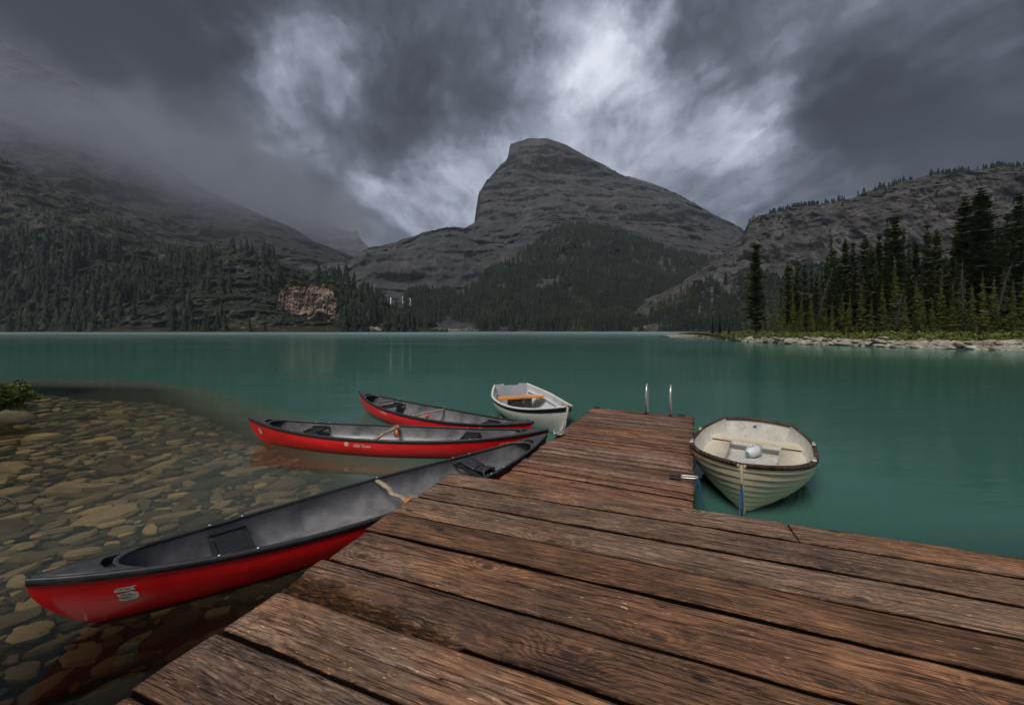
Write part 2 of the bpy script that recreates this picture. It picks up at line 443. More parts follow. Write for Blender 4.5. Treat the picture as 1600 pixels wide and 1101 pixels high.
mountain, Vm = terrain('mountain', [
    (640, [(380, 517.6), (1300, 517.4)]),
    (760, [(380, 512), (560, 508), (700, 509), (800, 507), (900, 503), (1000, 503), (1100, 503), (1300, 500)]),
    (960, [(380, 480), (560, 472), (600, 470), (640, 474), (700, 474), (740, 470), (800, 462), (880, 455), (960, 458), (1040, 462), (1100, 468), (1300, 465)]),
    (1150, [(380, 455), (540, 445), (580, 440), (640, 444), (700, 445), (740, 440), (800, 425), (860, 412), (920, 410), (980, 420), (1060, 432), (1130, 440), (1300, 440)]),
    (1230, [(380, 430), (548, 418), (575, 402), (620, 398), (660, 396), (700, 402), (740, 405), (790, 398), (840, 380), (900, 372), (960, 385), (1040, 405), (1120, 418), (1300, 420)]),
    (1400, [(380, 430), (545, 412), (562, 398), (580, 390), (620, 384), (660, 370), (705, 362), (740, 372), (790, 375), (850, 356), (900, 352), (950, 362), (1020, 376), (1100, 392), (1165, 398), (1300, 420)]),
    (1750, [(380, 440), (545, 416), (562, 400), (580, 391), (620, 384), (660, 368), (710, 359), (728, 360), (745, 352), (790, 352), (830, 342), (880, 338), (930, 345), (1000, 350), (1060, 352), (1110, 358), (1165, 372), (1200, 392), (1300, 420)]),
    (1830, [(380, 445), (545, 420), (600, 395), (660, 375), (710, 362), (728, 361), (742, 352), (750, 332), (790, 326), (830, 318), (880, 311), (930, 316), (1000, 317), (1060, 320), (1090, 328), (1110, 338), (1140, 350), (1160, 362), (1200, 392), (1300, 425)]),
    (2050, [(380, 450), (545, 425), (600, 400), (660, 380), (710, 366), (728, 365), (741, 352), (744, 332), (752, 305), (790, 300), (840, 292), (900, 290), (960, 299), (1020, 305), (1060, 310), (1085, 321), (1100, 331), (1120, 341), (1145, 352), (1165, 366), (1200, 394), (1300, 425)]),
    (2150, [(380, 455), (600, 405), (700, 375), (728, 366), (741, 354), (744, 330), (748, 305), (762, 284), (800, 262), (840, 256), (880, 258), (920, 262), (960, 276), (1000, 291), (1040, 300), (1070, 311), (1085, 321), (1100, 332), (1145, 353), (1165, 367), (1200, 395), (1300, 425)]),
    (2260, [(380, 460), (600, 410), (728, 368), (741, 355), (744, 331), (748, 305), (762, 284), (778, 263), (791, 250), (795, 240), (797, 226), (812, 221), (826, 217), (855, 217), (882, 226), (905, 238), (925, 249), (950, 261), (975, 275), (998, 289), (1030, 297), (1060, 308), (1080, 318), (1095, 330), (1120, 343), (1145, 353), (1165, 367), (1200, 396), (1300, 425)]),
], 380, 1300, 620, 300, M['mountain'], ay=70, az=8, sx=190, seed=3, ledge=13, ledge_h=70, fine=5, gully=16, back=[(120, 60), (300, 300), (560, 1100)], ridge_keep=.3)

far_ridge, _ = terrain('distant_ridge', [
    (2450, [(200, 470), (700, 470)]),
    (2650, [(200, 300), (330, 300), (380, 318), (430, 325), (460, 338), (500, 346), (535, 357), (552, 363), (558, 359), (563, 374), (580, 389), (600, 400), (700, 440)])],
    200, 700, 200, 60, M['far'], ay=120, az=20, sx=400, seed=11, ledge=40, ledge_h=80, fine=25, back=[(150, 200), (400, 1100)], ridge_keep=.3)
shoulder, _ = terrain('distant_shoulder', [
    (2500, [(900, 420), (1250, 420)]),
    (2620, [(900, 330), (980, 275), (1000, 281), (1020, 287), (1035, 293), (1060, 318), (1250, 400)])],
    900, 1250, 90, 30, M['far'], ay=60, az=10, sx=300, seed=12, back=[(150, 200), (400, 900)])

left_face, Vl = terrain('mountain_face', [
    (1000, [(-700, 480), (0, 430), (200, 440), (340, 440), (480, 455), (560, 470), (640, 505)]),
    (1250, [(-700, 420), (0, 330), (120, 350), (230, 385), (340, 400), (480, 430), (560, 445), (640, 490)]),
    (1500, [(-700, 330), (0, 225), (60, 250), (130, 282), (200, 330), (260, 360), (340, 380), (440, 400), (520, 412), (570, 425), (640, 470)]),
    (1900, [(-700, 200), (0, 150), (100, 185), (200, 225), (250, 262), (300, 296), (345, 316), (400, 338), (450, 360), (500, 385), (545, 402), (575, 418), (640, 460)]),
    (2200, [(-700, 60), (0, 60), (100, 120), (190, 190), (250, 248), (300, 287), (345, 312), (395, 333), (450, 358), (500, 384), (545, 402), (575, 420), (640, 460)])],
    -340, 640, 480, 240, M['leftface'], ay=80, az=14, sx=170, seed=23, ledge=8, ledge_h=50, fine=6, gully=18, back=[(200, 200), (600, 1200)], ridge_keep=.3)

hill_back, Vh = terrain('green_hill', [
    (620, [(-500, 490), (0, 440), (200, 450), (400, 470), (500, 490), (640, 512)]),
    (760, [(-500, 330), (0, 330), (90, 350), (160, 372), (240, 395), (330, 412), (420, 425), (500, 450), (640, 500)]),
    (950, [(-500, 100), (-200, 170), (0, 248), (45, 272), (95, 300), (150, 325), (200, 352), (235, 372), (270, 384), (330, 400), (420, 420), (500, 445), (640, 500)])],
    -500, 640, 320, 120, M['slope'], ay=30, az=9, sx=70, seed=31, ledge=14, ledge_h=22, fine=5, back=[(200, 60), (500, 700)], ridge_keep=.6)

hill, Vn = terrain('forested_hill', [
    (430, [(-500, 518.6), (700, 518.4)]),
    (450, [(-500, 512), (0, 513), (100, 511), (200, 512), (350, 509), (450, 512), (560, 513), (700, 517.5)]),
    (520, [(-500, 460), (0, 474), (100, 468), (200, 468), (300, 470), (400, 470), (470, 490), (540, 500), (600, 508), (650, 516), (700, 517.6)]),
    (600, [(-500, 400), (0, 410), (60, 412), (120, 408), (200, 425), (280, 436), (340, 432), (400, 440), (450, 452), (520, 466), (560, 484), (600, 500), (650, 515), (700, 517.6)]),
    (680, [(-500, 370), (0, 368), (60, 372), (120, 384), (180, 396), (240, 408), (300, 410), (335, 388), (400, 400), (450, 416), (500, 428), (540, 440), (570, 458), (600, 480), (640, 512), (700, 517.6)])],
    -500, 700, 460, 170, M['slope'], ay=34, az=5, sx=46, seed=41, ledge=11, ledge_h=19, fine=4, gully=8, back=[(60, 12), (200, 200)], ridge_keep=.6)

cliff, _ = terrain('cliff', [
    (475, [(400, 516.5), (550, 517)]),
    (492, [(400, 512), (432, 508), (450, 510), (470, 511), (500, 510), (530, 508), (550, 516)]),
    (500, [(426, 505), (436, 466), (446, 458), (460, 455), (490, 455), (510, 456), (522, 464), (530, 480), (545, 512)]),
    (508, [(426, 500), (436, 458), (444, 450), (460, 446), (470, 447), (486, 444), (503, 446), (515, 448), (526, 458), (533, 474), (545, 510)])],
    426, 545, 180, 90, M['pink'], ay=9, az=5, sx=20, seed=44, fine=2.2, gully=4.5, back=[(15, 2), (50, 60)], ridge_keep=1.0)

right_cliff, Vr = terrain('wooded_cliff', [
    ([(980, 600), (1200, 480), (2300, 300)], [(980, 518), (1100, 518), (1300, 518), (1700, 519), (2300, 520)]),
    ([(980, 680), (1200, 560), (2300, 400)], [(980, 507), (1040, 504), (1100, 500), (1200, 492), (1400, 480), (1700, 470), (2300, 450)]),
    ([(980, 760), (1200, 640), (2300, 500)], [(980, 498), (1010, 478), (1060, 458), (1100, 445), (1160, 430), (1250, 420), (1400, 410), (1700, 400), (2300, 380)]),
    ([(980, 790), (1200, 680), (2300, 540)], [(980, 494), (1010, 472), (1060, 450), (1095, 428), (1130, 405), (1165, 385), (1210, 372), (1300, 365), (1400, 350), (1700, 330), (2300, 300)]),
    ([(980, 820), (1200, 720), (2300, 580)], [(980, 490), (1010, 470), (1060, 446), (1095, 424), (1130, 398), (1160, 374), (1170, 352), (1185, 342), (1215, 334), (1260, 330), (1340, 318), (1400, 305), (1500, 290), (1700, 270), (2300, 230)]),
    ([(980, 860), (1200, 780), (2300, 640)], [(980, 490), (1010, 470), (1060, 446), (1095, 424), (1130, 397), (1160, 373), (1168, 352), (1182, 342), (1215, 332), (1260, 324), (1300, 320), (1340, 308), (1370, 297), (1400, 288), (1450, 276), (1500, 268), (1600, 260), (1800, 240), (2300, 200)])],
    980, 2300, 560, 220, M['cliff'], ay=16, az=5, sx=60, seed=51, ledge=4, ledge_h=26, fine=2.5, gully=9, back=[(80, 10), (300, 400)], ridge_keep=.5)

# ------------------------------------------------------------------ lake
def bed_depth(x, y):
    """metres of water over the bed"""
    s = .65 * x + .76 * y
    wob = .25 * fbm(np.asarray(x) / 2.5, np.asarray(y) / 2.5, None, 3, 71)
    s = s + wob
    x = np.asarray(x, float); y = np.asarray(y, float)
    dd_ = .36 + .03 * np.maximum(s + 4, 0)
    bend = np.maximum(s - 2.15 + .05 * np.maximum(-x - 5, 0), 0)
    dd_ = dd_ + .24 * bend + .20 * bend ** 2
    far_ = np.maximum(y - 12.5 - .10 * (-x - 10), 0); dd_ = dd_ + .25 * far_ + .05 * far_ ** 2
    d_left = np.clip((-x - 13.2) * .3, 0, None) * np.clip((13.0 - y) / 2.0, 0, 1)
    return np.clip(dd_ - d_left, -1.2, 7.0)

def axis(parts):
    a = np.concatenate([np.linspace(p, q, k, endpoint=False) for p, q, k in parts] + [[parts[-1][1]]]); return a
ax = axis([(-4500, -300, 14), (-300, -40, 14), (-40, -16, 24), (-16, 3, 110), (3, 40, 30), (40, 300, 14), (300, 4500, 14)])
ay_ = axis([(-250, -10, 8), (-10, 0, 10), (0, 20, 110), (20, 60, 30), (60, 300, 14), (300, 1200, 10)])
GX, GY = np.meshgrid(ax, ay_, indexing='ij')
dep = bed_depth(GX, GY)
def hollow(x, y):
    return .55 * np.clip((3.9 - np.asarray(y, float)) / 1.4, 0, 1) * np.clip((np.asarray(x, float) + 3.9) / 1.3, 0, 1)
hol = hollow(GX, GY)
def lake_mats():
    m, n = material('lake_water')
    dp = n.node('ShaderNodeAttribute', attribute_name='depth').outputs['Fac']
    p = n.pos()
    f = n.m('SUBTRACT', 1.0, n.m('POWER', 2.718, n.m('MULTIPLY', n.m('MAXIMUM', n.m('SUBTRACT', dp, .44), 0.0), -2.5)), clamp=True)
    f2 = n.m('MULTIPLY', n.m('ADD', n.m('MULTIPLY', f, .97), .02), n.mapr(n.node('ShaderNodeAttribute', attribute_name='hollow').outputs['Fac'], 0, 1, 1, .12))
    tv, _ = n.noise(n.vm('MULTIPLY', p, (.03, .12, 1)), 1.0, 4, .5)
    teal = n.mix(tv, (.032, .092, .076), (.062, .160, .134))
    gf = n.mapr(dp, .55, 1.5, 0, 1)
    teal = n.mix(gf, (.150, .155, .10), teal)
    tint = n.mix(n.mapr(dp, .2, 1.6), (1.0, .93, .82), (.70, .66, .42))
    tint = n.mix(n.node('ShaderNodeAttribute', attribute_name='hollow').outputs['Fac'], tint, (.12, .10, .065))  # shade beside the near canoe and deck painted as a dark water tint
    # ripples blurred by the long exposure: very low, long in x
    r1, _ = n.noise(n.vm('MULTIPLY', p, (.35, 1.3, 1)), 1.0, 4, .55)
    r2, _ = n.noise(n.vm('MULTIPLY', p, (.02, .10, 1)), 1.0, 3, .5)
    nb = n.bump(n.m('ADD', n.m('MULTIPLY', r1, .6), n.m('MULTIPLY', r2, 2.0)), .25, .10)
    tr = n.node('ShaderNodeBsdfTransparent'); n.put(tr.inputs[0], tint)
    di = n.node('ShaderNodeBsdfDiffuse'); n.put(di.inputs[0], teal)
    body = n.node('ShaderNodeMixShader'); n.put(body.inputs[0], f2); n.l.new(tr.outputs[0], body.inputs[1]); n.l.new(di.outputs[0], body.inputs[2])
    fr = n.node('ShaderNodeFresnel'); fr.inputs[0].default_value = 1.42; n.put(fr.inputs['Normal'], nb)
    gl = n.node('ShaderNodeBsdfGlossy'); gl.inputs[0].default_value = (.80, 1.0, .95, 1)
    n.put(gl.inputs['Roughness'], n.m('ADD', n.mapr(tv, .35, .65, .06, .12), n.mapr(n.sep(p)[1], 25, 260, 0, .26))); n.put(gl.inputs['Normal'], nb)
    ms = n.node('ShaderNodeMixShader')
    n.put(ms.inputs[0], n.m('MULTIPLY', fr.outputs[0], .85)); n.l.new(body.outputs[0], ms.inputs[1]); n.l.new(gl.outputs[0], ms.inputs[2])
    n.out(ms.outputs[0])
    m2, n = material('lake_bed_silt')
    p = n.pos()
    a, _ = n.noise(p, 3.0, 8, .65); b, _ = n.noise(p, 14, 5, .6)
    c = n.ramp(n.m('ADD', n.m('MULTIPLY', a, .6), n.m('MULTIPLY', b, .4)), [(.35, (.010, .008, .006)), (.5, (.022, .018, .012)), (.68, (.08, .06, .04))])
    n.out(n.bsdf(c, .9, n.bump(b, .5, .02), spec=.1))
    return m, m2
M['water'], M['silt'] = lake_mats()
V = np.stack([GX, GY, np.zeros_like(GX)], -1).reshape(-1, 3)
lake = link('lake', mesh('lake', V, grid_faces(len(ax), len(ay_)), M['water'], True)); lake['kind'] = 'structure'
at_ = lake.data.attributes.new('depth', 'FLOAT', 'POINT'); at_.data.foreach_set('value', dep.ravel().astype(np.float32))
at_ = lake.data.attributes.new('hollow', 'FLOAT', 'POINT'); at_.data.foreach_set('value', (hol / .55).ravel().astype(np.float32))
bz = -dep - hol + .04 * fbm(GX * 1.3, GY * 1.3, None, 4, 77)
V = np.stack([GX, GY, bz], -1).reshape(-1, 3)
bed = link('lake_bed', mesh('lake_bed', V, grid_faces(len(ax), len(ay_)), M['silt'], True)); bed['kind'] = 'structure'

# stones of the lake bed
def stone_mat():
    m, n = material('lake_stone')
    rn = n.node('ShaderNodeAttribute', attribute_name='tone').outputs['Fac']
    r2 = n.orand(); p = n.pos()
    t = n.m('FRACT', n.m('ADD', rn, r2))
    a, _ = n.noise(p, 6, 6, .65); b, _ = n.noise(p, 28, 4, .6)
    base = n.ramp(t, [(0, (.040, .033, .025)), (.35, (.12, .096, .068)), (.65, (.225, .180, .122)), (.9, (.34, .27, .175)), (1.0, (.46, .36, .21))])
    c = n.mix(n.mapr(a, .35, .65, 0, .55), base, n.mix(1.0, base, (.45, .45, .42), 'MULTIPLY'))
    c = n.mix(n.mapr(b, .45, .7, 0, .35), c, (.10, .085, .05))
    n.out(n.bsdf(c, .85, n.bump(n.m('ADD', a, n.m('MULTIPLY', b, .4)), .6, .02), spec=.2)); return m
M['stone'] = stone_mat()
def slab(seed, sx=1.0, sy=.62, h=.14):
    r = np.random.default_rng(seed); k = r.integers(7, 10)
    an = np.sort((np.arange(k) + r.uniform(-.35, .35, k)) / k * 2 * np.pi)
    rad = r.uniform(.72, 1.1, k)
    o = np.stack([np.cos(an) * rad * sx, np.sin(an) * rad * sy, r.uniform(-.05, .03, k)], -1)
    inn = o * np.array([.88, .88, 0]) + np.array([r.uniform(-.05, .05), r.uniform(-.05, .05), 0]); inn[:, 2] = h * r.uniform(.75, 1.1, k)
    bot = o * np.array([.9, .9, 0]); bot[:, 2] = -h * 1.4
    v = np.vstack([bot, o, inn]); f = [tuple(2 * k + i for i in range(k))]
    for i in range(k):
        j = (i + 1) % k
        f += [(i, j, k + j, k + i), (k + i, k + j, 2 * k + j, 2 * k + i)]
    return v, f
slabs = [slab(900 + i, 1.0, random.uniform(.36, .75), random.uniform(.10, .2)) for i in range(14)]
slab_me = [mesh('stone', v, f, M['stone'], False) for v, f in slabs]
pts = []
cell = {}
def try_put(x, y, r):
    kx, ky = int(x // .5), int(y // .5)
    for i in range(kx - 2, kx + 3):
        for j in range(ky - 2, ky + 3):
            for (a, b, c) in cell.get((i, j), ()):
                if (a - x) ** 2 + (b - y) ** 2 < (.50 * (c + r)) ** 2: return False
    cell.setdefault((kx, ky), []).append((x, y, r)); pts.append((x, y, r)); return True
rr = random.Random(5)
for lo, hi, tries in ((.24, .40, 600), (.15, .24, 5000), (.08, .15, 24000), (.045, .08, 34000)):
    for _ in range(tries):
        y = rr.uniform(1.2, 16.5); x = rr.uniform(-1.36 * y - 4.5, min(2.0, -1.36 * y - .8 + 1.1 * y + 3))
        if float(hi) < .1 and y > 8: continue
        if lo > .2 and y < 4.5: continue
        if .65 * x + .76 * y > 4.6: continue
        try_put(x, y, rr.uniform(lo, hi))
vis = [(r / y * (1 if x > -1.36 * y - .3 else .01), x, y, r) for x, y, r in pts if y > .5]
vis.sort(reverse=True)
allx = np.array([v_[1] for v_ in vis]); ally = np.array([v_[2] for v_ in vis]); dz_ = -bed_depth(allx, ally) - hollow(allx, ally)
rest_v, rest_f, rest_t = [], [], []; off = 0
for i, (q, x, y, r) in enumerate(vis):
    k = rr.randrange(14); th = rr.gauss(0, .55) + .35; z = dz_[i] + r * .05 + rr.uniform(0, .07); tl = rr.gauss(0, .13), rr.gauss(0, .13)
    if i < 295:
        o = link('stone', slab_me[k], bed, (x, y, z), (tl[0], tl[1], th), (r, r, r))
        o['tone'] = rr.random()
    else:
        Rm = np.array(Matrix.Rotation(th, 3, 'Z') @ Matrix.Rotation(tl[0], 3, 'X'))
        v = slabs[k][0] * r @ Rm.T + np.array([x, y, z])
        rest_v.append(v); rest_f += [tuple(a + off for a in f_) for f_ in slabs[k][1]]; rest_t += [rr.random()] * len(v); off += len(v)
o = part('lake_pebbles', np.vstack(rest_v), rest_f, M['stone'], bed, False); o['kind'] = 'stuff'
at_ = o.data.attributes.new('tone', 'FLOAT', 'POINT'); at_.data.foreach_set('value', np.array(rest_t, dtype=np.float32))
for me_ in slab_me:
    at_ = me_.attributes.new('tone', 'FLOAT', 'POINT'); at_.data.foreach_set('value', np.full(len(me_.vertices), .1, dtype=np.float32))
print('stones', len(vis))
# ------------------------------------------------------------------ conifers
def conifer(seed, H=18.0, rmax=2.0, levels=52, per=6, seg=5, bare=.06, ragged=.25, droop=.45, top_gap=0.0, power=.85, fw=1.0):
    """crown of drooping boughs, each a row of needle tufts; returns (trunk v,f), (crown v,f)"""
    r = np.random.default_rng(seed)
    tv, tf = [], []
    K = 7; zs = [-.03, .0, .02, .06, .15, .3, .5, .7, .85, .97, 1.0]
    bend = r.uniform(-.012, .012, 2) * H
    def ctr(t): return np.array([bend[0] * t * t, bend[1] * math.sin(t * 3), t * H])
    for z in zs:
        rad = H * .0105 * (1.0 - z) ** .8 * (1.5 if z < .02 else 1) + .012
        c = ctr(z)
        tv += [c + rad * np.array([math.cos(2 * math.pi * i / K), math.sin(2 * math.pi * i / K), 0]) for i in range(K)]
    for i in range(len(zs) - 1):
        tf += [(i * K + j, i * K + (j + 1) % K, (i + 1) * K + (j + 1) % K, (i + 1) * K + j) for j in range(K)]
    T = []
    clump = r.uniform(0, 6.28)
    for L in range(levels):
        t = bare + (1 - bare) * (L + r.uniform(-.3, .3)) / levels
        if t > .995: continue
        prof = (1 - t) ** power * min(1, .45 + (t - bare) * 5) + .02
        gapn = .72 + .42 * math.sin(L * .9 + clump) * ragged * 2 + r.uniform(-ragged, ragged)
        rad = rmax * prof * max(.25, gapn)
        c = ctr(t); nb = max(3, int(per * (.6 + .5 * prof)))
        a0 = r.uniform(0, 6.28)
        for b in range(nb):
            an = a0 + 2 * math.pi * (b + r.uniform(-.3, .3)) / nb
            ln = rad * r.uniform(.55, 1.18)
            dx, dy = math.cos(an), math.sin(an)
            dr = droop * r.uniform(.6, 1.3)
            ns = max(2, int(seg * min(1, .4 + ln / rmax)))
            prev = c.copy()
            w0 = (.17 + .10 * ln) * fw
            for s in range(1, ns + 1):
                q = s / ns
                p = c + np.array([dx * ln * q, dy * ln * q, -dr * ln * (q - .45 * q * q) + (.10 * ln * q ** 3)])
                ww = w0 * (1.15 - .75 * q) * r.uniform(.7, 1.35)
                side = np.array([-dy, dx, 0])
                j = r.uniform(-.06, .06, 3)
                fwd = (p - prev)
                tip = p + fwd * .45
                # two side tufts and one hanging tuft
                T.append((prev, p + side * ww * 1.5 + fwd * .25 + np.array([0, 0, -.25 * ww]) + j, tip))
                T.append((prev, tip, p - side * ww * 1.5 + fwd * .25 + np.array([0, 0, -.25 * ww]) - j))
                T.append((prev, p + np.array([j[0], j[1], -ww * r.uniform(.9, 1.7)]), tip))
                prev = p
    T = np.array(T); cv = T.reshape(-1, 3); cf = np.arange(len(cv)).reshape(-1, 3)
    return (tv, tf), (cv, cf)

def tree_proto(seed, leaf, **kw):
    (tv, tf), (cv, cf) = conifer(seed, **kw)
    return mesh('trunk', tv, tf, M['bark'], True), mesh('crown', cv, cf, leaf)

def put_tree(proto, label, cat, loc, h, group=None, name='spruce_tree', rz=None, lean=0.0, wide=1.0, H=18.0):
    s = h / H
    o = thing(name, label, cat, loc, random.uniform(0, 6.28) if rz is None else rz, group)
    if lean: o.rotation_euler = (lean * .3, lean, o.rotation_euler[2])
    o.scale = (s * wide, s * wide, s)
    link('trunk', proto[0], o); link('crown', proto[1], o)
    return o

P_tall = [tree_proto(100 + i, M['fir_dark'], rmax=2.05, levels=58, per=10, seg=6, ragged=.26, bare=.10, power=.42, droop=.6, fw=1.25) for i in range(4)]
P_lone = tree_proto(112, M['fir_dark'], rmax=2.2, levels=60, per=11, seg=6, ragged=.30, bare=.07, power=.27, droop=.6, fw=1.25)
P_slim = [tree_proto(120 + i, M['fir_dark'], rmax=1.45, levels=60, per=9, seg=5, ragged=.27, bare=.05, power=.66, fw=1.2) for i in range(4)]
P_full = [tree_proto(140 + i, M['fir_mid'], rmax=2.5, levels=48, per=9, seg=6, ragged=.15, bare=.03, power=.95) for i in range(3)]
P_young = [tree_proto(160 + i, M['fir_young'], rmax=3.6, levels=26, per=8, seg=5, ragged=.15, bare=.02, power=1.0, fw=1.6) for i in range(3)]

# ------------------------------------------------------------------ the rocky point on the right
def shoreY(px): return float(np.interp(px, [1050, 1066, 1090, 1160, 1230, 1330, 1400, 1500, 1600, 1800, 2300], [112, 104, 92, 66, 55, 48.5, 43.5, 40, 37.0, 33, 27]))
def ground_mat():
    m, n = material('shore_ground')
    p = n.pos(); a, _ = n.noise(p, 1.3, 8, .65); b, _ = n.noise(p, .35, 4, .6)
    rock = n.ramp(a, [(.35, (.10, .085, .065)), (.5, (.27, .24, .19)), (.65, (.46, .42, .34))])
    veg = n.ramp(a, [(.35, (.03, .032, .012)), (.65, (.11, .10, .035))])
    zf = n.mapr(n.m('ADD', n.sep(p)[2], n.m('MULTIPLY', b, .9)), .95, 1.5, 0, 1, True)
    n.out(n.bsdf(n.mix(zf, rock, veg), .9, n.bump(a, .8, .15), spec=.2)); return m
M['ground'] = ground_mat()
sp_px = np.linspace(1046, 2300, 300)
rowsP = []
SY = np.array([shoreY(p) for p in sp_px])
jit = fbm(sp_px / 18, sp_px * 0, None, 4, 81) * 1.2
width_ = np.interp(sp_px, [1046, 1090, 1160, 1230, 2300], [.15, .45, .8, 1, 1])
for k, (dY, z) in enumerate([(-1.5, -1.0), (-.3, -.15), (.3, .12), (1.6, .38), (3.5, .72), (6, .98), (10, 1.2), (16, 1.35), (30, 1.5), (60, 1.5), (72, .4), (80, -1.5)]):
    Yv = SY + jit * (.5 if k < 8 else 0) + (dY if dY < 0 else dY * width_)
    Zv = np.full_like(Yv, z) * (width_ if z > 0 else 1) + (fbm(sp_px / 9, Yv, None, 4, 83) * .16 if 1 < k < 9 else 0)
    rowsP.append(np.stack([(sp_px - 800) / F * SY * (1 + (Yv - SY) / SY * .35), Yv, Zv], -1))
rowsP = np.array(rowsP)
point = part('rocky_shore', rowsP.reshape(-1, 3), grid_faces(len(rowsP), len(sp_px))[:, ::-1], M['ground'], None, True); point['kind'] = 'structure'

def boulder(seed):
    r = np.random.default_rng(seed); m_ = MB(); m_.ball((0, 0, 0), 1.0, (1, .8, .45), 8, 5)
    v = np.array(m_.v); v *= (1 + r.uniform(-.25, .25, (len(v), 1))); v[:, 2] = np.clip(v[:, 2], -.3, .34 + r.uniform(-.06, .06))
    return v, m_.f
def pale_mat():
    m, n = material('shore_rock')
    rn = n.orand(); p = n.pos(); a, _ = n.noise(p, 1.8, 7, .7)
    c = n.ramp(a, [(.33, (.09, .08, .065)), (.45, (.26, .24, .20)), (.62, (.50, .47, .40))])
    c = n.mix(n.mapr(rn, 0, 1, 0, .55), c, n.mix(1.0, c, (.75, .66, .5), 'MULTIPLY'))
    n.out(n.bsdf(c, .88, n.bump(a, .9, .08), spec=.25)); return m
M['pale'] = pale_mat()
bs = [boulder(700 + i) for i in range(10)]
bsm = [mesh('boulder', v, f, M['pale'], False) for v, f in bs]
rr = random.Random(9); rv, rf, off = [], [], 0
def shore_pt(px, dY):
    Y = shoreY(px); wd = float(np.interp(px, [1046, 1090, 1160, 1230, 2300], [.15, .45, .8, 1, 1]))
    Yv = Y + dY * wd; z = float(np.interp(dY, [-.3, .3, 1.6, 3.5, 6, 10, 16, 30], [-.15, .12, .38, .72, .98, 1.2, 1.35, 1.5])) * (wd if dY > 0 else 1)
    return (px - 800) / F * Y * (1 + (Yv - Y) / Y * .35), Yv, z
nb = 0
for i in range(2600):
    px = rr.uniform(1060, 1720); dY = abs(rr.gauss(0, 1)) * 3.2 - .2
    if dY > 8: continue
    x, y, z = shore_pt(px, dY)
    s = rr.uniform(.10, .30) if i > 110 else rr.uniform(.4, 1.05) * (1 if px > 1180 else .45)
    th = rr.uniform(0, 6.28); k = rr.randrange(10)
    if i <= 110:
        nb += 1
        link('boulder', bsm[k], point, (x, y, z + s * .05), (rr.gauss(0, .12), rr.gauss(0, .12), rr.gauss(0, .5)), (s * rr.uniform(1, 1.7), s * .9, s * rr.uniform(.55, .9)))
    else:
        Rm = np.array(Matrix.Rotation(th, 3, 'Z')) * s
        rv.append(bs[k][0] @ Rm.T + np.array([x, y, z])); rf += [tuple(a + off for a in q) for q in bs[k][1]]; off += len(bs[k][0])
o = part('shore_rubble', np.vstack(rv), rf, M['pale'], point, False); o['kind'] = 'stuff'

# undergrowth along the back of the rocks
def leafpile(cs, r, seed, nleaf=60, size=.14, flat=.6):
    g = np.random.default_rng(seed); T = []
    for (x, y, z, s) in cs:
        n_ = int(nleaf * s)
        d_ = g.normal(size=(n_, 3)); d_ /= np.linalg.norm(d_, axis=1)[:, None]; d_[:, 2] = np.abs(d_[:, 2]) * flat
        c_ = np.array([x, y, z]) + d_ * (g.uniform(.35, 1, (n_, 1)) ** .6) * r * s
        a_ = g.normal(size=(n_, 3)) * size * s ** .5; b_ = g.normal(size=(n_, 3)) * size * s ** .5
        T.append(np.stack([c_ - a_ * .6, c_ + a_ * .6, c_ + b_], 1))
    T = np.concatenate(T).reshape(-1, 3)
    return T, np.arange(len(T)).reshape(-1, 3)
cs = []
for i in range(420):
    px = rr.uniform(1095, 1750); dY = rr.uniform(3.8, 10) if px > 1180 else rr.uniform(2, 8)
    x, y, z = shore_pt(px, dY); s = rr.uniform(.35, 1.15) * (1 if px > 1200 else .7)
    cs.append((x, y, z, s))
v, f = leafpile(cs, 1.0, 5, 90, .16)
tag(part('undergrowth', v, f, M['bush']), 'low yellow green bushes between the pale rocks and the dark spruces', 'undergrowth', kind='stuff')

PL = []
def plant(px, topy, baseY_off, proto, label, group, **kw):
    Y = shoreY(min(max(px, 1062), 1700)) + baseY_off
    X = (px - 800) / F * Y; z = 1.1 if px > 1170 else .55
    h = EYE - (topy - 516) / F * Y - z
    o = put_tree(proto, label, 'tree', (X, Y, z - .1), h, group, **kw)
    PL.append((px, o)); return o
lone = 'tall lone dark spruce on the rocky point, standing apart left of the grove'
plant(1182, 378, 9, P_lone, lone, None, wide=1.05)
plant(1534, 290, 13, P_tall[1], 'tallest dark spruce of the grove behind the pale rocks at right', None, wide=1.35)
plant(1508, 303, 15, P_tall[2], 'tall dark spruce just left of the tallest spruce of the grove', None, wide=1.15)
plant(1591, 298, 11, P_tall[3], 'tall dark spruce at the right edge of the view', None, wide=1.1)
plant(1401, 331, 14, P_tall[0], 'broad topped dark spruce in the middle of the grove', None, wide=1.2, rz=2.0)
plant(1387, 337, 17, P_slim[1], 'slim dark spruce leaning on the left of the broad topped middle spruce', None)
plant(1448, 344, 15, P_tall[3], 'tall gappy dark spruce right of the broad topped middle spruce', None, wide=.8, rz=1.0)
plant(1297, 365, 13, P_slim[0], 'thin spire of dark spruce, tallest in the left third of the grove', None, wide=1.1)
plant(1113, 494, 1.5, P_slim[2], 'smallest dark fir of the three at the far tip of the point, leftmost', None, name='fir_tree', wide=1.9)
plant(1124, 486, 2.5, P_slim[3], 'taller dark fir of the three at the far tip of the point, in the middle', None, name='fir_tree', wide=1.5)
plant(1140, 498, 2, P_slim[0], 'crooked dark fir of the three at the far tip of the point, rightmost', None, name='fir_tree', wide=1.7, lean=.08)
G1 = 'dark spruces of the grove on the rocky point'
L1 = 'dark slender spruce among the crowded spruces of the grove on the rocky point'
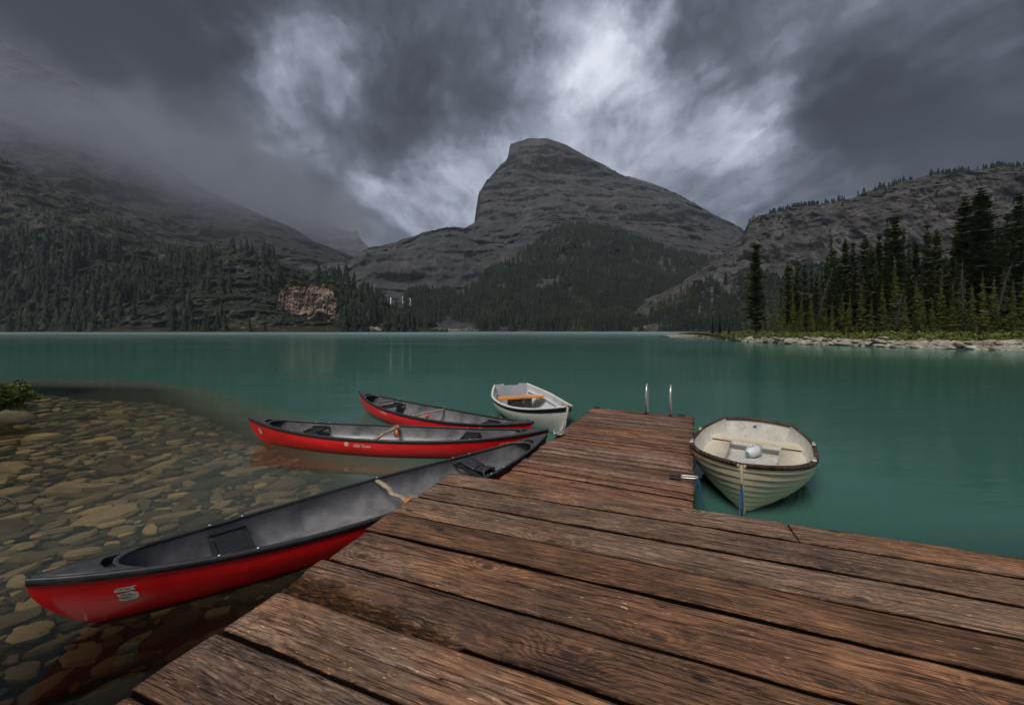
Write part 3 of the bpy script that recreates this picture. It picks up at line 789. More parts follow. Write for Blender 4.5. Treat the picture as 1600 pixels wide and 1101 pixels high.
for px, ty, d_, w_ in [(1232, 407, 12, 1.0), (1246, 405, 15, .9), (1257, 409, 13, .9), (1268, 403, 17, .9), (1283, 412, 14, 1.0), (1305, 387, 15, .9), (1320, 370, 14, 1.0),
                       (1333, 375, 17, .9), (1344, 388, 12, .9), (1351, 365, 15, 1.0), (1361, 378, 13, 1.0), (1373, 362, 18, .9), (1420, 363, 14, 1.0), (1432, 372, 18, 1), (1464, 356, 16, .9),
                       (1477, 398, 11, 1.1), (1489, 378, 18, 1.0), (1498, 345, 20, 1.0), (1546, 313, 18, 1.0), (1560, 350, 20, 1.1), (1573, 330, 17, 1.0), (1610, 330, 15, 1), (1640, 310, 13, 1), (1680, 340, 13, 1),
                       (1221, 432, 13, .8), (1522, 330, 22, 1), (1411, 352, 21, 1), (1455, 390, 20, 1), (1312, 410, 20, 1), (1292, 398, 21, .9), (1275, 425, 20, 1), (1586, 350, 24, 1.2)]:
    plant(px, ty, d_, random.choice(P_slim + P_tall), L1, G1, wide=w_)
G2 = 'mid green spruces filling the foot of the grove'
L2 = 'bushy green spruce low at the foot of the grove on the rocky point'
for px, ty, d_, w_ in [(1222, 455, 9, .9), (1238, 450, 10, .9), (1252, 462, 9, 1), (1268, 455, 11, .9), (1284, 448, 10, .9), (1300, 470, 8, 1), (1315, 452, 10, 1), (1328, 457, 8, .9), (1345, 440, 10, 1),
                       (1362, 462, 8, .9), (1378, 440, 11, 1), (1399, 397, 10, .9), (1415, 452, 8, 1), (1432, 430, 10, 1), (1442, 448, 8.5, .9), (1457, 464, 7, 1), (1472, 425, 10, 1), (1488, 440, 9, 1),
                       (1503, 418, 10, 1), (1519, 440, 8, 1), (1536, 422, 8, .9), (1553, 430, 9, 1), (1567, 418, 11, 1), (1583, 435, 8, 1), (1600, 425, 9, 1), (1625, 420, 9, 1), (1382, 465, 8, 1), (1290, 478, 7.5, 1),
                       (1212, 470, 9, .9), (1200, 482, 8, .8), (1350, 425, 14, 1), (1240, 430, 16, 1), (1262, 433, 15, 1), (1330, 420, 16, 1), (1492, 400, 14, 1.1), (1545, 395, 15, 1.1), (1440, 400, 15, 1), (1370, 405, 15, 1.1), (1575, 390, 15, 1.2)]:
    plant(px, ty, d_, random.choice(P_full), L2, G2, wide=w_)
G3 = 'young yellow green firs along the edge of the rocks'
L3 = 'small young yellow green fir at the edge of the rocks before the grove'
for px, ty, d_ in [(1219, 497, 5), (1232, 503, 4.5), (1203, 505, 5), (1170, 500, 5), (1192, 498, 7), (1246, 495, 7), (1272, 500, 6), (1300, 503, 5.5), (1322, 507, 4.5), (1338, 500, 6), (1362, 508, 4.5), (1390, 500, 6),
                   (1412, 503, 6), (1440, 497, 6), (1468, 503, 5.5), (1497, 508, 4), (1525, 498, 6), (1550, 503, 5), (1585, 500, 5), (1148, 510, 3), (1158, 508, 4), (1119, 512, 2), (1129, 513, 2)]:
    plant(px, ty, d_, random.choice(P_young), L3, G3, name='young_fir', wide=random.uniform(.8, 1.2))

for gname, fmt in ((G1, '%s slender dark spruce from the left in the grove on the rocky point'), (G2, '%s bushy green spruce from the left at the foot of the grove'), (G3, '%s small yellow green fir from the left along the rocks')):
    row_ = sorted([(p_, k_) for k_, (p_, o_) in enumerate(PL) if o_.get('group') == gname])
    for r_, (p_, k_) in enumerate(row_): PL[k_][1]['label'] = fmt % ORD[r_]

def dead_tree(px, topy, off_, lean, label):
    Y = shoreY(px) + off_; X = (px - 800) / F * Y; h = EYE - (topy - 516) / F * Y - 1
    o = thing('dead_tree', label, 'tree', (X, Y, .9), 0); o.rotation_euler = (0, lean, 0)
    m_ = MB(); m_.tube([(0, 0, 0), (.05, 0, h * .4), (-.06, .05, h * .75), (.02, 0, h)], [.11, .085, .055, .02], 6); m_.obj('trunk', M['deadwood'], o, True)
    m_ = MB(); g = random.Random(px)
    for i in range(60):
        z = h * g.uniform(.3, .97); a = g.uniform(0, 6.28); l_ = g.uniform(.4, 1.3) * (1.2 - z / h)
        m_.tube([(0, 0, z), (math.cos(a) * l_ * .6, math.sin(a) * l_ * .6, z - .1), (math.cos(a) * l_, math.sin(a) * l_, z - .35)], [.035, .025, .012], 4)
    k_ = m_.obj('branches', M['deadwood'], o, True); k_['kind'] = 'stuff'
dead_tree(1210, 424, 10, .02, 'bare dead snag with thin twigs between the lone spruce and the grove')
dead_tree(1268, 408, 8, .30, 'pale dead trunk leaning right at the left side of the grove')
dead_tree(1395, 445, 7, .22, 'pale broken trunk leaning right below the middle of the grove')
dead_tree(1545, 400, 9, .30, 'long pale dead trunk leaning right near the right end of the grove')
dead_tree(1503, 402, 7, .01, 'thick bare pale trunk standing upright before the tallest spruce')

# ------------------------------------------------------------------ far forest
def jag_tree(seed, tiers=5, k=6):
    g = np.random.default_rng(seed); v, f = [], []
    for t in range(tiers):
        z0 = t / tiers * .92; z1 = min(1, z0 + 1.9 / tiers); r_ = (.17 * (1 - z0) ** .9 + .012) * g.uniform(.8, 1.2)
        b = len(v); v.append((g.uniform(-.01, .01), g.uniform(-.01, .01), z1))
        for i in range(k):
            q = r_ * (1.2 if i % 2 else .6) * g.uniform(.8, 1.2); a = 2 * math.pi * i / k + t
            v.append((q * math.cos(a), q * math.sin(a), z0 - .02 + g.uniform(-.03, .03)))
        f += [(b, b + 1 + i, b + 1 + (i + 1) % k) for i in range(k)]
    return np.array(v), np.array(f)
jags = [jag_tree(40 + i, 5 if i < 4 else 4) for i in range(8)]
def forest(name, pts_, hs, label):
    vs, fs = [], []; off = 0
    g = np.random.default_rng(len(pts_))
    for i, (p, h) in enumerate(zip(pts_, hs)):
        v, f = jags[i % 8]; a = g.uniform(0, 6.28); c_, s_ = math.cos(a), math.sin(a); w_ = g.uniform(.75, 1.3)
        q = np.stack([(v[:, 0] * c_ - v[:, 1] * s_) * w_, (v[:, 0] * s_ + v[:, 1] * c_) * w_, v[:, 2]], -1) * h + p
        vs.append(q); fs.append(f + off); off += len(v)
    o = part(name, np.vstack(vs), np.vstack(fs), M['forest'])
    return tag(o, label, 'forest', kind='stuff')
def inpoly(px, py, poly):
    c = np.zeros(px.shape, bool); n_ = len(poly)
    for i in range(n_):
        x1, y1 = poly[i]; x2, y2 = poly[(i + 1) % n_]
        t = ((y1 > py) != (y2 > py)) & (px < (x2 - x1) * (py - y1) / (y2 - y1 + 1e-9) + x1)
        c ^= t
    return c
def scatter(V, nyf, N, polys, seed, clear=(), dens=(.0, .35, 50)):
    g = np.random.default_rng(seed); ny, nx = nyf, V.shape[1]
    i = g.uniform(0, ny - 1.01, N); j = g.uniform(0, nx - 1.01, N)
    i0, j0 = i.astype(int), j.astype(int); a, b = (i - i0)[:, None], (j - j0)[:, None]
    p = (V[i0, j0] * (1 - a) * (1 - b) + V[i0 + 1, j0] * a * (1 - b) + V[i0, j0 + 1] * (1 - a) * b + V[i0 + 1, j0 + 1] * a * b)
    px = 800 + F * p[:, 0] / p[:, 1]; py = 516 - F * (p[:, 2] - EYE) / p[:, 1]
    keep = np.zeros(N, bool)
    for q in polys: keep |= inpoly(px, py, q)
    for q in clear: keep &= ~inpoly(px, py, q)
    dn = fbm(p[:, 0] / dens[2], p[:, 1] / dens[2], p[:, 2] / dens[2], 4, seed)
    keep &= dn > dens[0] - dens[1] * g.uniform(0, 1, N)
    keep &= p[:, 2] > .3
    return p[keep], px[keep], py[keep]

# centre: wood on the lower slopes
g_ = np.random.default_rng(3)
pc, _, _ = scatter(Vm, 170, 26000, [[(560, 519), (560, 500), (620, 478), (650, 452), (690, 456), (722, 462), (738, 452), (770, 420), (800, 405), (850, 372), (880, 355), (915, 350), (960, 362), (1010, 378), (1060, 398), (1120, 410), (1200, 420), (1260, 519)]],
                  61, clear=[[(668, 519), (690, 503), (705, 498), (745, 508), (748, 519)], [(566, 519), (566, 508), (612, 512), (612, 519)], [(596, 512), (596, 452), (632, 452), (632, 512)],
                             [(780, 519), (782, 511), (797, 511), (797, 519)], [(770, 460), (768, 448), (790, 442), (792, 455)], [(845, 452), (850, 438), (876, 434), (900, 430), (870, 448)]], dens=(.05, .62, 70))
print('centre wood', len(pc))
forest('forest', pc, g_.uniform(17, 29, len(pc)), 'dark conifer forest along the foot of the central mountain beyond the lake')
pr, _, _ = scatter(Vr, 165, 8200, [[(980, 519), (1000, 500), (1040, 478), (1060, 466), (1110, 446), (1160, 436), (1250, 432), (1400, 425), (2200, 400), (2200, 519)]], 62, dens=(.1, .5, 60))
prs, _, _ = scatter(Vr, 215, 5000, [[(1090, 430), (1165, 385), (1170, 345), (1215, 325), (1400, 280), (1600, 250), (2200, 200), (2200, 420), (1100, 450)]], 63, dens=(.30, .2, 30))
top = []
nyR = 220
for q in range(1700):
    j = int(g_.uniform(95, Vr.shape[1] - 2)); i = int(nyR - 1 + g_.integers(-5, 2)); top.append(Vr[i, j] + np.array([g_.uniform(-3, 3), 0, -1.5]))
top = np.array(top)
# the ridge line thins out to the left
tp = 800 + F * top[:, 0] / top[:, 1]
keep = (tp > 1196) & (fbm(tp / 26, tp * 0, None, 3, 9) + g_.uniform(-.2, .5, len(tp)) > .0)
top = top[keep]
allr = np.vstack([pr, prs, top]); hr = np.r_[g_.uniform(15, 25, len(pr)), g_.uniform(5, 11, len(prs)), g_.uniform(7, 15, len(top))]
forest('forest', allr, hr, 'dark conifer forest below and along the top of the wooded cliff at right')

# left: slope above the shore, the ones that show largest are trees of their own
polyL = [(-520, 519), (-520, 300), (0, 352), (60, 350), (150, 368), (250, 392), (330, 380), (440, 402), (530, 425), (575, 455), (610, 485), (650, 519)]
clearL = [[(118, 436), (120, 410), (165, 402), (205, 425), (205, 436)], [(188, 420), (186, 392), (225, 385), (258, 405), (262, 428)], [(345, 518), (348, 478), (372, 440), (400, 448), (440, 475), (470, 518)], [(432, 519), (436, 446), (530, 442), (534, 519)],
          [(205, 519), (215, 480), (262, 490), (268, 519)], [(330, 430), (330, 390), (400, 400), (402, 435)], [(60, 400), (62, 385), (110, 392), (108, 412)]]
pl_, plx, ply = scatter(Vn, 168, 14000, [polyL], 64, clear=clearL, dens=(.34, .55, 40))
hl = 9 + 25 * g_.uniform(0, 1, len(pl_)) ** 1.4 * np.where(ply > 500, .75, 1.0)
score = hl / pl_[:, 1] * ((plx > 0) & (plx < 640))
order = np.argsort(-score)
near_i = [int(k) for k in order[:1500] if (plx[k] > 2 and plx[k] < 636)]
random.Random(4).shuffle(near_i); near_i = near_i[:160]; ns_ = set(near_i)
P_hill = [tree_proto(180 + i, [M['fir_dark'], M['fir_dark'], M['fir_mid']][i % 3], rmax=1.75, levels=26, per=6, seg=3, ragged=.22, bare=.03, power=.8, fw=1.7) for i in range(5)]
for k in near_i:
    x_ = plx[k]
    y_ = ply[k]; lv = 'close to the water' if y_ > 488 else ('halfway up' if y_ > 440 else 'high up'); sz = 'tall' if hl[k] > 22 else ('mid-sized' if hl[k] > 16 else 'short')
    if x_ < 110: wh, gr = 'at the left edge of the view', 'conifers on the left slope'
    elif x_ < 220: wh, gr = 'below the grey outcrops on the left slope', 'conifers on the left slope'
    elif x_ < 345: wh, gr = 'on the left slope before the rocky knoll', 'conifers on the left slope'
    elif x_ < 435: wh, gr = 'on the grassy slope left of the pinkish cliff', 'conifers around the pinkish cliff'
    elif x_ < 540: wh, gr = 'beside the pinkish cliff', 'conifers around the pinkish cliff'
    else: wh, gr = 'between the pinkish cliff and the waterfalls', 'conifers by the waterfalls'
    lb = sz + ' dark conifer ' + lv + ' ' + wh
    put_tree(P_hill[k % 5], lb, 'tree', tuple(pl_[k] - np.array([0, 0, .5])), hl[k] * 1.22, gr, name='conifer_tree', wide=1.15)
rest = np.array([k for k in range(len(pl_)) if k not in ns_])
ph, _, _ = scatter(Vh, 118, 3600, [[(-500, 519), (-500, 60), (0, 235), (45, 262), (150, 320), (235, 365), (300, 390), (330, 400), (300, 450), (0, 440)]], 65, dens=(.25, .35, 45))
allp = np.vstack([pl_[rest], ph]); hh = np.r_[hl[rest], g_.uniform(8, 15, len(ph))]
forest('forest', allp, hh, 'dark conifer forest covering the lower slopes left of the lake')
print('left wood', len(allp))
gp = random.Random(77); cl = np.empty(0)
cv_ = np.zeros(len(cliff.data.vertices) * 3, np.float32); cliff.data.vertices.foreach_get('co', cv_); cv_ = cv_.reshape(-1, 180, 3)
for q in range(64):
    j = gp.randrange(4, 176); i = 89 - gp.randrange(0, 6)
    if q > 30: j = gp.choice([gp.randrange(2, 26), gp.randrange(150, 178)]); i = gp.randrange(18, 86)
    b_ = cv_[i, j]
    hh_ = gp.uniform(9, 19)
    lb = ('taller' if hh_ > 14 else 'shorter') + ' dark conifer growing ' + (('on the top rim, at the ' + ('left end' if j < 45 else 'left middle' if j < 90 else 'right middle' if j < 135 else 'right end')) if q <= 30 else ('down the left side' if j < 90 else 'down the right side')) + ' of the pinkish cliff'
    put_tree(P_hill[q % 5], lb, 'tree', (float(b_[0]), float(b_[1]) - gp.uniform(0, 3), float(b_[2]) - 1.0), hh_, 'conifers on the rim of the pinkish cliff', name='conifer_tree', wide=1.2)
# pale rocks along the far waterline
rv, rf, off = [], [], 0
for i in range(1500):
    px = gp.uniform(5, 760) if i % 2 else gp.choice([gp.gauss(240, 22), gp.gauss(350, 14), gp.gauss(375, 30), gp.gauss(705, 22), gp.gauss(585, 14), gp.gauss(95, 30)])
    if fbm(np.array([px / 22.]), np.array([0.]), None, 3, 5)[0] < -.05 and i % 2: continue
    up = abs(gp.gauss(0, 1)); Y = (436 if px < 660 else 648) + up * 5; z = .1 + up * (1.6 if i % 2 else 2.6); s = gp.uniform(.6, 2.4)
    k = gp.randrange(10); Rm = np.array(Matrix.Rotation(gp.uniform(0, 6.28), 3, 'Z')) * s
    rv.append(bs[k][0] @ Rm.T + np.array([(px - 800) / F * Y, Y, z])); rf += [tuple(a + off for a in q) for q in bs[k][1]]; off += len(bs[k][0])
tag(part('shore_stones', np.vstack(rv), rf, M['pale'], None, False), 'pale stones scattered along the far waterline of the lake', 'stones', kind='stuff')
# ------------------------------------------------------------------ waterfalls
def fall_mat():
    m, n = material('white_water'); a, _ = n.noise(n.vm('MULTIPLY', n.pos(), (1, 1, .15)), .8, 4, .6)
    n.out(n.bsdf(n.ramp(a, [(.3, (.45, .47, .5)), (.6, (.85, .87, .9))]), .6)); return m
M['fall'] = fall_mat()
def fall(px0, y0, px1, y1, w0, w1, label, seed):
    g = random.Random(seed); m_ = MB(); pts_ = []
    for i in range(9):
        t = i / 8; pts_.append(at(px0 + (px1 - px0) * t + g.uniform(-1.3, 1.3), y0 + (y1 - y0) * t, 742 - 40 * t))
    m_.tube(pts_, [(w0 + (w1 - w0) * i / 8) * g.uniform(.5, 1.3) for i in range(9)], 6)
    tag(m_.obj('waterfall', M['fall'], None, True), label, 'waterfall')
fall(593, 465, 593, 474, .8, .5, 'short white waterfall, leftmost of the falls left of the low dark forest', 1)
fall(600, 464, 601, 476, .8, .6, 'thin white waterfall second from the left, beside the leftmost one', 2)
fall(611, 465, 609, 484, 1.0, .5, 'longest white waterfall of the upper row, in its middle', 3)
fall(630, 463, 628, 474, .7, .4, 'thin white waterfall right of the longest upper one', 4)
fall(640, 466, 641, 478, .6, .5, 'thinnest white waterfall at the right end of the upper row', 5)
fall(625, 487, 629, 516, .6, 1.2, 'lower white waterfall that runs down to the lake shore', 6)

# ------------------------------------------------------------------ bushes and branch at the near left
def bush(loc, s, label, seed, lean=0):
    o = thing('bush', label, 'bush', loc)
    g = random.Random(seed); m_ = MB(); cs_ = []
    for i in range(16):
        a = g.uniform(-1.0, 1.0); l_ = s * g.uniform(.5, 1.15); z = s * g.uniform(.12, .75)
        e = Vector((math.cos(a) * l_, math.sin(a) * l_ * .8, z))
        m_.tube([(0, 0, -.1), e * .5 + Vector((0, 0, .06)), e], [.018, .012, .005], 5); cs_.append((e.x, e.y, e.z, .34 * s)); cs_.append((e.x * .7, e.y * .7, e.z * .8, .3 * s))
    k_ = m_.obj('branches', M['bark'], o, True); k_['kind'] = 'stuff'
    v, f = leafpile(cs_, .75, seed, 330, .085, .8); k_ = part('leaves', v, f, M['bush'], o); k_['kind'] = 'stuff'
    return o
bx_ = at(-32, 650, 8.6)
bush((bx_.x, 8.6, .06), .80, 'green leafy bush overhanging the shallow water at the left edge', 3)
bank = MB(); bank.ball((-13.3, 8.9, -.40), 1.0, (1.3, 1.6, .42), 16, 9)
o = bank.obj('bank', M['ground'], None, True); o['kind'] = 'structure'
br = thing('fallen_branch', 'dead forked branch with stubby twigs lying half sunk in shallow water at left', 'branch', (at(10, 784, 4.35).x, 4.35, .0))
m_ = MB(); m_.tube([(-1.3, .15, .02), (-.45, .05, .06), (-.1, 0, .075), (.07, -.02, .055), (.17, -.05, .02), (.26, -.10, -.05)], [.022, .018, .015, .014, .011, .006], 7); m_.obj('stem', M['deadwood'], br, True)
m_ = MB()
for i in range(11):
    x = -.42 + i * .045; m_.tube([(x, 0, .06), (x + .012, -.045, .035), (x + .02, -.09, .0)], [.007, .008, .005], 5)
k_ = m_.obj('twigs', M['bark'], br, True); k_['kind'] = 'stuff'

# ------------------------------------------------------------------ low cloud clinging to the left mountain
def cloudbank_mat():
    m, n = material('cloudbank')
    p = n.pos(); a, _ = n.noise(p, .0030, 6, .62, .4)
    x, y, z = n.sep(p)
    zz_ = n.m('ADD', n.m('ADD', z, n.m('MULTIPLY', x, .25)), n.m('MULTIPLY', n.m('SUBTRACT', a, .5), 850))
    dn = n.mapr(zz_, 60, 380, 0, .0028, True)
    dn = n.m('MULTIPLY', dn, n.mapr(zz_, 330, 640, 1, 0, True))
    ex = n.mapr(x, -520, -1300, 0, 1, True)
    dn = n.m('MULTIPLY', dn, ex)
    v_ = n.node('ShaderNodeVolumePrincipled'); v_.inputs['Color'].default_value = (.50, .54, .63, 1); n.put(v_.inputs['Density'], dn)
    v_.inputs['Anisotropy'].default_value = .1
    n.out(vol=v_.outputs[0]); return m
mb = MB(); mb.box(-4300, -500, 1250, 2700, 150, 1560)
tag(mb.obj('cloudbank', cloudbank_mat()), 'grey low cloud hiding the upper slopes of the mountain face at left', 'cloudbank', kind='stuff')
m, n = material('haze_air')
v_ = n.node('ShaderNodeVolumePrincipled'); v_.inputs['Color'].default_value = (.80, .86, 1.0, 1); v_.inputs['Density'].default_value = 0.65e-4; v_.inputs['Anisotropy'].default_value = .2
n.out(vol=v_.outputs[0])
mb = MB(); mb.box(-4700, 4700, -300, 3300, -9, 1620)
tag(mb.obj('haze', m), 'thin grey haze over the lake and mountains', 'haze', kind='stuff')
# ================================================================== wooden decks
def wood_mat(name, grain=1.0, wet=0.0, tone=(1, 1, 1), wav=1.0, light=1.0):
    m, n = material(name)
    co = n.obj(); rn = n.orand()
    x, y, z = n.sep(co)
    off = n.m('MULTIPLY', rn, 137.0)
    p = n.comb(n.m('ADD', x, off), n.m('ADD', y, n.m('MULTIPLY', rn, 31.0)), n.m('ADD', z, off))
    # knots: sparse cells, the rings bend round them
    kv = n.vm('MULTIPLY', p, (1.0, 1.9, 1.0))
    ko = n.vor(kv, 1.25, rand=.9, dims='2D'); kd = ko['Distance']
    kx, ky, kz = n.sep(ko['Color'])
    kon = n.m('GREATER_THAN', kx, .35)
    knot = n.m('MULTIPLY', n.m('POWER', 2.718, n.m('MULTIPLY', n.m('MULTIPLY', kd, kd), -230.0)), kon)
    kw_ = n.m('MULTIPLY', n.m('POWER', 2.718, n.m('MULTIPLY', n.m('MULTIPLY', kd, kd), -22.0)), kon)
    w1, _ = n.noise(n.vm('MULTIPLY', p, (.55, 2.2, 1.0)), 1.0, 3, .5, .4)
    w2, _ = n.noise(n.vm('MULTIPLY', p, (2.4, 9.0, 1.0)), 1.0, 3, .5, .4)
    phase = n.m('ADD', n.m('MULTIPLY', n.sep(p)[1], 22.0), n.m('ADD', n.m('MULTIPLY', w1, 15.0 * wav), n.m('ADD', n.m('MULTIPLY', w2, 2.0 * wav), n.m('MULTIPLY', kw_, 5.0))))
    rings = n.m('ABSOLUTE', n.m('SUBTRACT', n.m('FRACT', phase), .5))
    rings = n.m('MULTIPLY', rings, 2.0)                                 # 0..1 triangle
    rings2 = n.m('ABSOLUTE', n.m('SUBTRACT', n.m('FRACT', n.m('MULTIPLY', phase, 2.7)), .5))
    fib, _ = n.noise(n.vm('MULTIPLY', p, (5.0, 260.0, 60.0)), 1.0, 6, .7)
    fib2, _ = n.noise(n.vm('MULTIPLY', p, (16.0, 90.0, 30.0)), 1.0, 6, .75)
    pat, _ = n.noise(n.vm('MULTIPLY', p, (1.3, 3.6, 1.0)), 1.0, 7, .68)
    pat2, _ = n.noise(n.vm('MULTIPLY', p, (6.0, 20.0, 1.0)), 1.0, 7, .7)
    pat3, _ = n.noise(n.vm('MULTIPLY', p, (.5, 1.3, 1.0)), 1.0, 4, .6)
    # splits along the grain
    ck, _ = n.noise(n.vm('MULTIPLY', p, (.45, 13.0, 1.0)), 1.0, 4, .62, .2)
    cm, _ = n.noise(n.vm('MULTIPLY', p, (1.5, 5.0, 1.0)), 1.0, 3, .5)
    crack = n.m('MULTIPLY', n.mapr(n.m('ABSOLUTE', n.m('SUBTRACT', ck, .5)), .0, .011, 1, 0), n.mapr(cm, .50, .58, 0, 1))
    ck2, _ = n.noise(n.vm('MULTIPLY', p, (2.6, 60.0, 1.0)), 1.0, 4, .62)
    crack2 = n.m('MULTIPLY', n.mapr(n.m('ABSOLUTE', n.m('SUBTRACT', ck2, .5)), .0, .018, 1, 0), n.mapr(cm, .42, .5, 1, 0))
    base = n.ramp(n.m('ADD', n.m('MULTIPLY', pat, .62), n.m('MULTIPLY', pat2, .38)),
                  [(.30, (.030, .018, .012)), (.42, (.088, .046, .026)), (.51, (.165, .086, .048)), (.60, (.29, .148, .076)), (.72, (.44, .28, .17))])
    grey = n.ramp(n.m('ADD', n.m('MULTIPLY', pat, .4), n.m('MULTIPLY', fib2, .6)), [(.34, (.038, .027, .021)), (.50, (.135, .097, .073)), (.68, (.34, .265, .205))])
    gmix = n.mapr(n.m('ADD', pat3, n.m('MULTIPLY', n.m('SUBTRACT', rn, .5), .35)), .40, .62, .05, .75, True)
    c = n.mix(gmix, base, grey)
    rf = n.m('MULTIPLY', n.mapr(rings, .0, .75, .62 * grain, 0), n.mapr(cm, .35, .6, .35, 1))
    c = n.mix(rf, c, n.mix(1.0, c, (.30, .26, .24), 'MULTIPLY'))
    c = n.mix(n.mapr(rings2, 0, .4, .28 * grain, 0), c, n.mix(1.0, c, (.4, .38, .36), 'MULTIPLY'))
    c = n.mix(n.mapr(fib, .35, .62, .55, 0), c, n.mix(1.0, c, (.42, .40, .38), 'MULTIPLY'))
    c = n.mix(n.mapr(fib2, .54, .66, 0, .50), c, n.mix(1.0, c, (1.8, 1.6, 1.4), 'MULTIPLY'))
    gl_, _ = n.noise(n.vm('MULTIPLY', p, (2.2, 95.0, 1.0)), 1.0, 5, .6)
    c = n.mix(n.mapr(gl_, .38, .45, .80, 0), c, n.mix(1.0, c, (.22, .19, .18), 'MULTIPLY'))
    gp_, _ = n.noise(n.vm('MULTIPLY', p, (13.0, 55.0, 1.0)), 1.0, 4, .6)
    c = n.mix(n.mapr(gp_, .66, .70, 0, .75), c, (.42, .26, .16))
    gs_, _ = n.noise(n.vm('MULTIPLY', p, (24.0, 70.0, 1.0)), 1.0, 4, .6)
    c = n.mix(n.mapr(gs_, .33, .29, 0, .9), c, (.012, .009, .007))
    kc = n.mapr(knot, .35, .8, 0, .92, True)
    c = n.mix(kc, c, (.028, .020, .016))
    krim = n.mapr(n.m('ABSOLUTE', n.m('SUBTRACT', knot, .30)), 0, .09, .5, 0)
    c = n.mix(n.m('MULTIPLY', krim, kon), c, n.mix(1.0, c, (1.5, 1.2, .95), 'MULTIPLY'))
    cr = n.m('MAXIMUM', crack, n.m('MULTIPLY', crack2, .6))
    c = n.mix(cr, c, (.010, .008, .007))
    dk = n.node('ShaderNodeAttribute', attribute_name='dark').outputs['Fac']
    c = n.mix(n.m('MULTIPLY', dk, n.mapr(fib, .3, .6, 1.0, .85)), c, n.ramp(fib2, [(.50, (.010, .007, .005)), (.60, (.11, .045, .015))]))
    c = n.mix(n.mapr(dk, .95, .99, 0, 1), c, (.004, .003, .003))  # board sides near black: shade of the gaps painted into the colour
    vv = n.mapr(n.m('FRACT', n.m('MULTIPLY', rn, 7.31)), 0, 1, .72, 1.25)
    c = n.vm('SCALE', n.vm('MULTIPLY', c, tone), scale=n.m('MULTIPLY', vv, light))
    h = n.m('ADD', n.m('MULTIPLY', fib, .25), n.m('ADD', n.m('MULTIPLY', rings, .45 * grain), n.m('ADD', n.m('MULTIPLY', pat2, .35), n.m('MULTIPLY', fib2, .35))))
    h = n.m('SUBTRACT', h, n.m('ADD', n.m('MULTIPLY', cr, 2.2), n.mapr(gl_, .38, .45, .6, 0)))
    b = n.bump(h, .85, .0035)
    wn, _ = n.noise(n.vm('MULTIPLY', p, (.8, 1.6, 1.0)), 1.0, 4, .55)
    ro = n.m('ADD', n.mapr(wn, .38, .62, .34 - .12 * wet, .66 - .22 * wet), n.m('MULTIPLY', cr, .3), clamp=True)
    dkk = n.m('MAXIMUM', n.m('MAXIMUM', cr, dk), n.mapr(gl_, .38, .43, .8, 0))
    ro = n.m('MAXIMUM', ro, n.m('MULTIPLY', dkk, .9))
    n.out(n.bsdf(c, ro, b, spec=n.mapr(dkk, 0, 1, .45, .01)))
    return m
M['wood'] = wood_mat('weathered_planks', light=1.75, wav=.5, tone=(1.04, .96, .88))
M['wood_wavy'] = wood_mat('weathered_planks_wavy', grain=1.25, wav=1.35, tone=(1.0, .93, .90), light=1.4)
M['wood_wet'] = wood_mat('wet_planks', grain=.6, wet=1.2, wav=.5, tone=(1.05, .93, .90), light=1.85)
def plain(name, col, rough=.5, metal=0., spec=.5, nz=0.0, coat=0.0, scale=20, bump=0.0):
    m, n = material(name)
    c = (*col, 1)
    b = None
    if nz or bump:
        a, _ = n.noise(n.obj(), scale, 6, .65)
        if nz: c = n.mix(n.mapr(a, .35, .65), tuple(x * (1 - nz) for x in col), tuple(min(1, x * (1 + nz)) for x in col))
        if bump: b = n.bump(a, bump, .01)
    n.out(n.bsdf(c, rough, b, metal, spec, coat)); return m
M['joist'] = plain('wet_dark_beam', (.030, .022, .017), .6, nz=.5, scale=8, bump=.4)
M['steel'] = plain('stainless_steel', (.80, .78, .74), .35, metal=.75, nz=.15, scale=12)
M['iron'] = plain('dark_iron', (.035, .033, .032), .5, metal=.6, nz=.4, scale=30)
M['galv'] = plain('galvanised_metal', (.66, .65, .60), .4, metal=.7, nz=.2)
M['rope_blue'] = plain('blue_rope', (.03, .08, .20), .85, nz=.5, scale=90, bump=.6)
M['rope_white'] = plain('white_rope', (.62, .58, .50), .85, nz=.4, scale=90, bump=.6)
M['rope_orange'] = plain('orange_rope', (.62, .22, .04), .8, nz=.4, scale=90, bump=.6)

